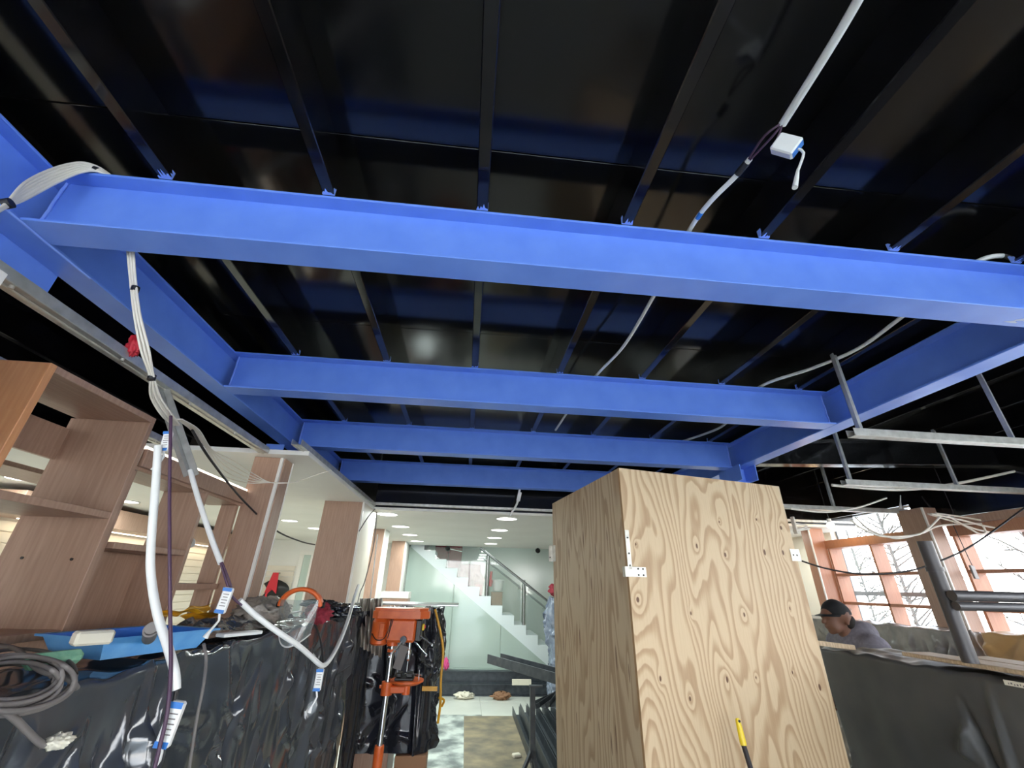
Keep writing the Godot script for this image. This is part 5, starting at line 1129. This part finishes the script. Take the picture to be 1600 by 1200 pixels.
	for k in 2:
		var s := MB.new(); net(s, [[an[k] + Vector3(0.03, -0.035, 0), an[k] + Vector3(-0.18, -0.045, 0), 0.05, 0.04]], 0.014, 0.02); part(t, "shoe", s, M.black_plastic)
	# cap
	var c := h + Vector3(0.025, 0.052, 0)
	var crown := func(u: float, v: float) -> Vector3:
		var a := u * TAU; var e := v * PI * 0.5
		return c + Vector3(cos(a) * cos(e) * 0.112, sin(e) * 0.092 - 0.022 * (1.0 - v), sin(a) * cos(e) * 0.100) + Vector3(-0.006 * v, 0, 0)
	var cm := MB.new(); cm.sheet(36, 14, crown, true); var cap := part(t, "cap", cm, M.cap, "black baseball cap")
	var brim := func(u: float, v: float) -> Vector3:
		var a := PI + (u - 0.5) * 2.5
		return c + Vector3(cos(a) * 0.111 - v * 0.082 * cos((u - 0.5) * 2.6), -0.020 - 0.016 * v, sin(a) * 0.099)
	var bm := MB.new(); bm.sheet(20, 6, brim, false); var brim2 := func(u: float, v: float) -> Vector3: return brim.call(u, v) - Vector3(0, 0.004, 0)
	bm.sheet(20, 6, brim2, true); part(cap, "brim", bm, M.cap)
	var lg := MB.new(); lg.box(c + Vector3(0.085, 0.012, 0.066), Vector3(0.018, 0.02, 0.003), 0.001, Basis(Vector3.UP, 0.95)); part(cap, "logo", lg, M.white_edge, "small white mark")
	var hr := MB.new(); net(hr, [[h + Vector3(0.085, -0.01, 0.045), h + Vector3(0.085, -0.01, -0.045), 0.042, 0.042], [h + Vector3(0.07, -0.04, 0.05), h + Vector3(0.085, -0.06, 0.0), 0.035, 0.035]], 0.009, 0.02); part(t, "hair", hr, M.hair)

func trees():
	for k in 3:
		var b := [Vector3(9.5, -0.21, -9.2), Vector3(8.2, -0.21, -5.6), Vector3(12.5, -0.21, -13.4)][k] as Vector3
		var t := thing("bare_tree", ["bare tree outside the window beside the orange brown pier", "bare tree outside the window past the steel pole", "bare tree farthest off outside the window between the piers"][k], "tree", b, "bare trees outside")
		var tr := MB.new(); tr.tube(curve([b, b + Vector3(0.05, 1.2, 0), b + Vector3(-0.05, 2.4, 0.1), b + Vector3(0.0, 4.2, 0.0)], 0.15), 0.028, 8); part(t, "trunk", tr, M.bark)
		for i in 44:
			var y := rng.randf_range(1.0, 3.6); var a := rng.randf() * TAU; var l := rng.randf_range(0.5, 1.3)
			var p := b + Vector3(0, y, 0); var d := Vector3(cos(a), rng.randf_range(0.3, 0.9), sin(a)).normalized()
			var m := MB.new(); var q := [p, p + d * l * 0.5 + Vector3(0, rng.randf_range(-0.05, 0.08), 0), p + d * l]
			m.tube(q, [0.018, 0.012, 0.005], 5, false)
			for j in 7:
				var s: Vector3 = q[0].lerp(q[2], rng.randf_range(0.3, 1.0)); var e := (d + Vector3(rng.randf_range(-1, 1), rng.randf_range(-0.6, 0.9), rng.randf_range(-1, 1))).normalized() * rng.randf_range(0.15, 0.4)
				m.tube([s, s + e], [0.007, 0.003], 4, false)
			part(t, "branch", m, M.bark)

# ---------------------------------------------------------------- cables and conduit
func corrugated(pts: Array, r: float) -> MB:
	var c := curve(pts, 0.0028); var rr := []
	for k in c.size(): rr.append(r if k % 2 else r * 0.88)
	var mb := MB.new(); mb.tube(c, rr, 14); return mb
func hose(pts: Array, r: float) -> MB:
	var mb := MB.new(); mb.tube(curve(pts, 0.015), r, 12); return mb
func build_cables():
	# conduit run over the frame
	var y := 3.075
	var cr := thing("flexible_conduit", "white corrugated conduit ending at the junction box", "conduit", PY(1222, 190, y), "")
	part(cr, "sleeve", corrugated([PY(1352, -20, y), PY(1300, 70, y), PY(1222, 195, y)], 0.0115), M.plastic_white)
	var wr := MB.new(); wr.tube(curve([PY(1225, 190, y), PY(1205, 215, y - 0.01), PY(1172, 250, y - 0.01)]), 0.0035, 6); wr.tube(curve([PY(1222, 192, y), PY(1195, 212, y - 0.01), PY(1170, 248, y - 0.005)]), 0.0035, 6); part(cr, "wire", wr, M.cord_purple)
	var cv := thing("conduit", "smooth white conduit crossing the blue beams under the joists", "conduit", PY(1120, 310, y), "")
	part(cv, "pipe", hose([PY(1172, 248, y), PY(1150, 275, y), PY(1110, 315, y), PY(1082, 352, 3.085), PY(1050, 410, 3.085), PY(1020, 465, y), PY(975, 540, y), PY(935, 583, 3.08), PY(900, 625, 3.08), PY(868, 672, 3.075)], 0.0085), M.plastic_white)
	var tp := MB.new(); tp.tube([PY(1167, 254, y), PY(1152, 272, y)], 0.0115, 12); part(cv, "black_tape", tp, M.tape_black)
	var bp := MB.new(); bp.tube([PY(1096, 332, 3.0775), PY(1090, 341, 3.0805)], 0.0088, 12); part(cv, "blue_mark", bp, M.label_blue)
	var w2 := thing("conduit", "white conduit looping over the far end of the cable bundle beam", "conduit", PY(1300, 550, y), "")
	part(w2, "pipe", hose([PY(1640, 412, 3.09), PY(1590, 402, 3.11), PY(1545, 402, 3.10), PY(1500, 425, 3.085), PY(1440, 470, 3.08), PY(1400, 502, 3.07), PY(1340, 545, 3.05), PY(1270, 575, 3.06), PY(1190, 603, 3.08), PY(1150, 640, 3.085), PY(1125, 668, 3.08), PY(1065, 690, 3.08)], 0.0095), M.plastic_white)
	# junction box
	var c := PY(1229, 228, 2.99); var jb := thing("junction_box", "white box with blue end hanging from the corrugated conduit", "junction box", c, "")
	var fw := Vector3(0.55, -0.72, 0.30).normalized(); var tc := (Vector3(0, EYE, 0) - c).normalized(); var by := (tc - fw * tc.dot(fw)).normalized().rotated(fw, -0.45); var B := Basis(by.cross(fw), by, fw)
	var m := MB.new(); m.box(c, Vector3(0.050, 0.032, 0.066), 0.004, B); part(jb, "case", m, M.plastic_white)
	var be := MB.new(); be.box(c + B.z * 0.033, Vector3(0.042, 0.024, 0.002), 0.0005, B); part(jb, "blue_end", be, M.label_blue)
	var ld := MB.new(); var e0 := c + B.z * 0.034; ld.tube(curve([e0, e0 + B.z * 0.012 - Vector3(0, 0.012, 0), PZ(1247, 266, e0.z + 0.0)]), 0.0035, 8); ld.tube([PZ(1247, 264, e0.z), PZ(1245, 276, e0.z), PZ(1242, 293, e0.z)], [0.0035, 0.0055, 0.007], 10); part(jb, "plug_lead", ld, M.plastic_white)
	var hw := MB.new(); hw.tube(curve([PY(1222, 195, y), PY(1218, 208, 3.03), c - B.z * 0.033]), 0.003, 6); part(jb, "wire", hw, M.cord_purple)
	# thick bundle over the blue corner
	var bu := thing("cable_bundle", "thick bundle of white cables over the blue beam corner", "cable bundle", PZ(80, 290, -1.05), "")
	for k in 6:
		var o := (k - 2.5) * 3.4; var s := 0.25
		part(bu, "cable", hose([PZ(-30, 345 + o * s, -0.86), PZ(8, 322 + o * s, -0.92), PZ(40, 298 + o * 1.5, -0.98), PZ(85, 275 + o * 1.4, -1.04), PZ(125, 262 + o * 0.9, -1.07), PZ(152, 264 + o * 0.4, -1.08), PZ(172, 276 + o * 0.3, -1.10)], 0.0042), M.cable)
	for q in [[12, 318, -0.925], [150, 264, -1.08]]:
		var tm := MB.new(); var p := PZ(q[0], q[1], q[2]); tm.tube([p + Vector3(-0.008, -0.004, 0.0), p + Vector3(0.008, 0.004, 0.0)] if q[0] < 100 else [p + Vector3(-0.006, 0.0, 0.0), p + Vector3(0.006, -0.003, -0.003)], 0.013 if q[0] < 100 else 0.010, 10); part(bu, "black_tape", tm, M.tape_black)
	# hanging bundle below the beam
	var hb := thing("cable_bundle", "bundle of white cables hanging below the blue beam", "cable bundle", PZ(215, 480, -1.22), "")
	for k in 5:
		var o := (k - 2.0)
		var z := -1.24 - 0.006 * (k % 2)
		part(hb, "cable", hose([PZ(203 + o * 2.4, 380, -1.22), PZ(207 + o * 2.0, 430, z), PZ(214 + o * 2.2, 490, z), PZ(226 + o * 3.0, 545, z - 0.04), PZ(237 + o * 1.5, 588, z - 0.12), PZ(243 + o * 3.5, 620, z - 0.2), PZ(262 + o * 4.0, 650, z - 0.3), PZ(276 + o * 2, 664, z - 0.4)], 0.0038), M.cable)
	for q in [[211, 452], [237, 590]]:
		var p := PZ(q[0], q[1], -1.245 - (0.12 if q[1] > 500 else 0.0)); var tm := MB.new(); tm.tube([p + Vector3(-0.001, 0.009, 0), p + Vector3(0.001, -0.009, 0)], 0.012, 10); part(hb, "black_tape", tm, M.tape_black)
	var f2 := thing("cable_bundle", "fan of white cables drooping to the bent ceiling track", "cable bundle", PZ(400, 740, -2.2), "")
	for k in 5:
		var o := float(k) - 2.0
		part(f2, "cable", hose([PZ(280 + o * 2, 655, -1.68), PZ(305 + o * 3, 672, -1.85), PZ(328 + o * 2, 703, -2.0), PZ(355 + o * 5, 730 - o * 5, -2.2), PZ(390 + o * 3, 747 - o * 3.5, -2.45), PZ(424, 754, -2.6), PZ(460, 753, -2.68), PZ(500, 740, -2.72), PZ(517, 735, -2.76)], 0.0026), M.cable)
	# black cable from the rafters to the broad pier
	var bc := MB.new(); bc.tube(curve([PZ(300, 672, -1.8), PZ(330, 720, -2.0), PZ(380, 782, -2.6), PZ(430, 828, -3.2), PZ(470, 846, -3.8), PZ(492, 851, -4.42)]), 0.0055, 7); solo("black_cable", "black cable sagging from the metal stud to the broad brown pier", "cable", bc, M.cord, PZ(380, 782, -2.6))
	var bc2 := MB.new(); bc2.tube(curve([PZ(586, 795, -4.6), PZ(575, 808, -4.55), PZ(561, 830, -4.43)]), 0.005, 6); bc2.tube(curve([PZ(589, 800, -4.6), PZ(584, 850, -4.55), PZ(571, 905, -4.5), PZ(563, 925, -4.4), PZ(558, 945, -4.2)]), 0.005, 6); solo("black_cable", "thin dark cable hanging down the pale side of broad pier", "cable", bc2, M.cord_grey, PZ(584, 850, -4.5))
	# hanging conduits
	var zc := -1.28
	var c1 := thing("conduit", "long white conduit hanging in front of the bookcases", "conduit", PZ(245, 850, zc), "")
	part(c1, "pipe", hose([PZ(247, 697, zc), PZ(243, 760, zc), PZ(236, 850, zc), PZ(236, 900, zc), PZ(246, 960, zc + 0.01), PZ(262, 1010, zc + 0.02), PZ(273, 1050, zc + 0.03), PZ(275, 1078, zc + 0.03)], 0.0098), M.plastic_white)
	var lw := MB.new(); lw.tube(curve([PZ(275, 1078, zc + 0.03), PZ(273, 1090, zc + 0.03), PZ(270, 1106, zc + 0.03)]), 0.003, 6); part(c1, "wire", lw, M.cord)
	var c2 := thing("conduit", "white conduit slanting from the metal stud toward the face shield", "conduit", PZ(330, 830, -1.6), "")
	part(c2, "pipe", hose([PZ(297, 735, -1.7), PZ(310, 780, -1.68), PZ(330, 840, -1.65), PZ(345, 880, -1.62)], 0.0088), M.plastic_white)
	var pw := MB.new(); pw.tube(curve([PZ(344, 876, -1.62), PZ(356, 915, -1.62), PZ(365, 935, -1.64), PZ(376, 944, -1.66)]), 0.004, 6); pw.tube(curve([PZ(346, 876, -1.62), PZ(360, 912, -1.62), PZ(363, 932, -1.64), PZ(378, 946, -1.66)]), 0.003, 6); part(c2, "wire", pw, M.cord_purple)
	var c3 := thing("conduit", "white conduit dipping in a loop over the wrapped counter", "conduit", PZ(500, 1040, -2.3), "")
	part(c3, "pipe", hose([PZ(374, 938, -1.66), PZ(400, 962, -1.72), PZ(435, 988, -1.8), PZ(465, 1008, -1.9), PZ(485, 1025, -2.0), PZ(497, 1036, -2.06), PZ(504, 1040, -2.11), PZ(512, 1035, -2.18), PZ(522, 1020, -2.3), PZ(534, 995, -2.45), PZ(545, 965, -2.65), PZ(553, 935, -2.9), PZ(560, 915, -3.2)], 0.0092), M.plastic_white)
	var cd := MB.new(); cd.tube(curve([PZ(267, 650, zc + 0.02), PZ(265, 760, zc + 0.02), PZ(265, 860, zc + 0.03), PZ(266, 960, zc + 0.03), PZ(267, 1040, zc + 0.04), PZ(262, 1110, zc + 0.05), PZ(250, 1165, zc + 0.05), PZ(238, 1215, zc + 0.05)]), 0.0042, 7); solo("dark_cord", "dark cord hanging beside the long white conduit", "cord", cd, M.cord_purple, PZ(265, 860, zc))
	var cg := MB.new(); cg.tube(curve([lie(318, 1006, 0.02), lie(322, 1030, 0.03), lie(318, 1070, 0.06), lie(308, 1120, 0.07), lie(295, 1205, 0.07)]), 0.005, 7); solo("grey_cord", "grey cord trailing down the wrapped counter from the tray", "cord", cg, M.cord_grey, lie(318, 1070, 0.05))
	var ck := MB.new(); ck.tube(curve([lie(488, 970, 0.02), lie(498, 990, 0.05), lie(504, 1020, 0.08), lie(505, 1050, 0.09)]), 0.006, 7); solo("power_cable", "black cord hanging over the counter under the face shield", "cord", ck, M.cord, lie(498, 990, 0.05))
	# drivers
	var R := CB.x; var U := (PZ(0, 0, -1.0) - PZ(0, 1, -1.0))
	driver("led driver tied to the top of the long white conduit", PZ(260, 690, -1.3), Vector3(1, 0.1, 0), Vector3(-0.08, 1, 0), 0.024, 0.062, Vector3(0, 0, 1))
	driver("led driver hanging from the slanting white conduit", PZ(351, 938, -1.6), Vector3(1, -0.1, 0), Vector3(0.2, 1, 0), 0.030, 0.075, Vector3(0.2, 0, 1))
	driver("led driver hanging at the low end of the long white conduit", PZ(267, 1131, zc + 0.03), Vector3(1, -0.1, 0), Vector3(0.22, 1, 0), 0.030, 0.085, Vector3(0.2, 0, 1))
	driver("led driver hanging under the dipping conduit loop", PZ(498, 1062, -2.08), Vector3(1, 0, 0), Vector3(0.05, 1, 0), 0.028, 0.075, Vector3(0.2, 0, 1))
	# lead hanging under the last blue beam
	var hl := thing("hanging_driver", "small white driver dangling under the last blue beam", "led driver", PZ(810, 775, -4.75), ""); var hm := MB.new(); hm.box(PZ(811, 776, -4.75), Vector3(0.04, 0.10, 0.03), 0.004, Basis(Vector3.FORWARD, 0.2)); part(hl, "case", hm, M.plastic_white); var hq := MB.new(); hq.tube(curve([PZ(812, 764, -4.75), PZ(808, 786, -4.75), PZ(800, 800, -4.75), PZ(797, 806, -4.75)]), 0.012, 7); part(hl, "lead", hq, M.plastic_white)
	# crimson cloth caught on the ceiling track
	var cn := noise(99, 1.0, 3); var cc := PZ(210, 540, -1.5)
	var cl := func(u: float, v: float) -> Vector3:
		var th := u * TAU; var ph := (v - 0.5) * PI; var d := Vector3(cos(ph) * cos(th), sin(ph), cos(ph) * sin(th))
		return cc + d * Vector3(0.022, 0.045, 0.022) * (1.0 + 0.6 * cn.get_noise_3dv(d * 2.4))
	var cm := MB.new(); cm.sheet(26, 18, cl, false); solo("rag", "crimson rag stuffed beside the aluminium ceiling track", "rag", cm, M.red, cc - Vector3(0, 0.05, 0))
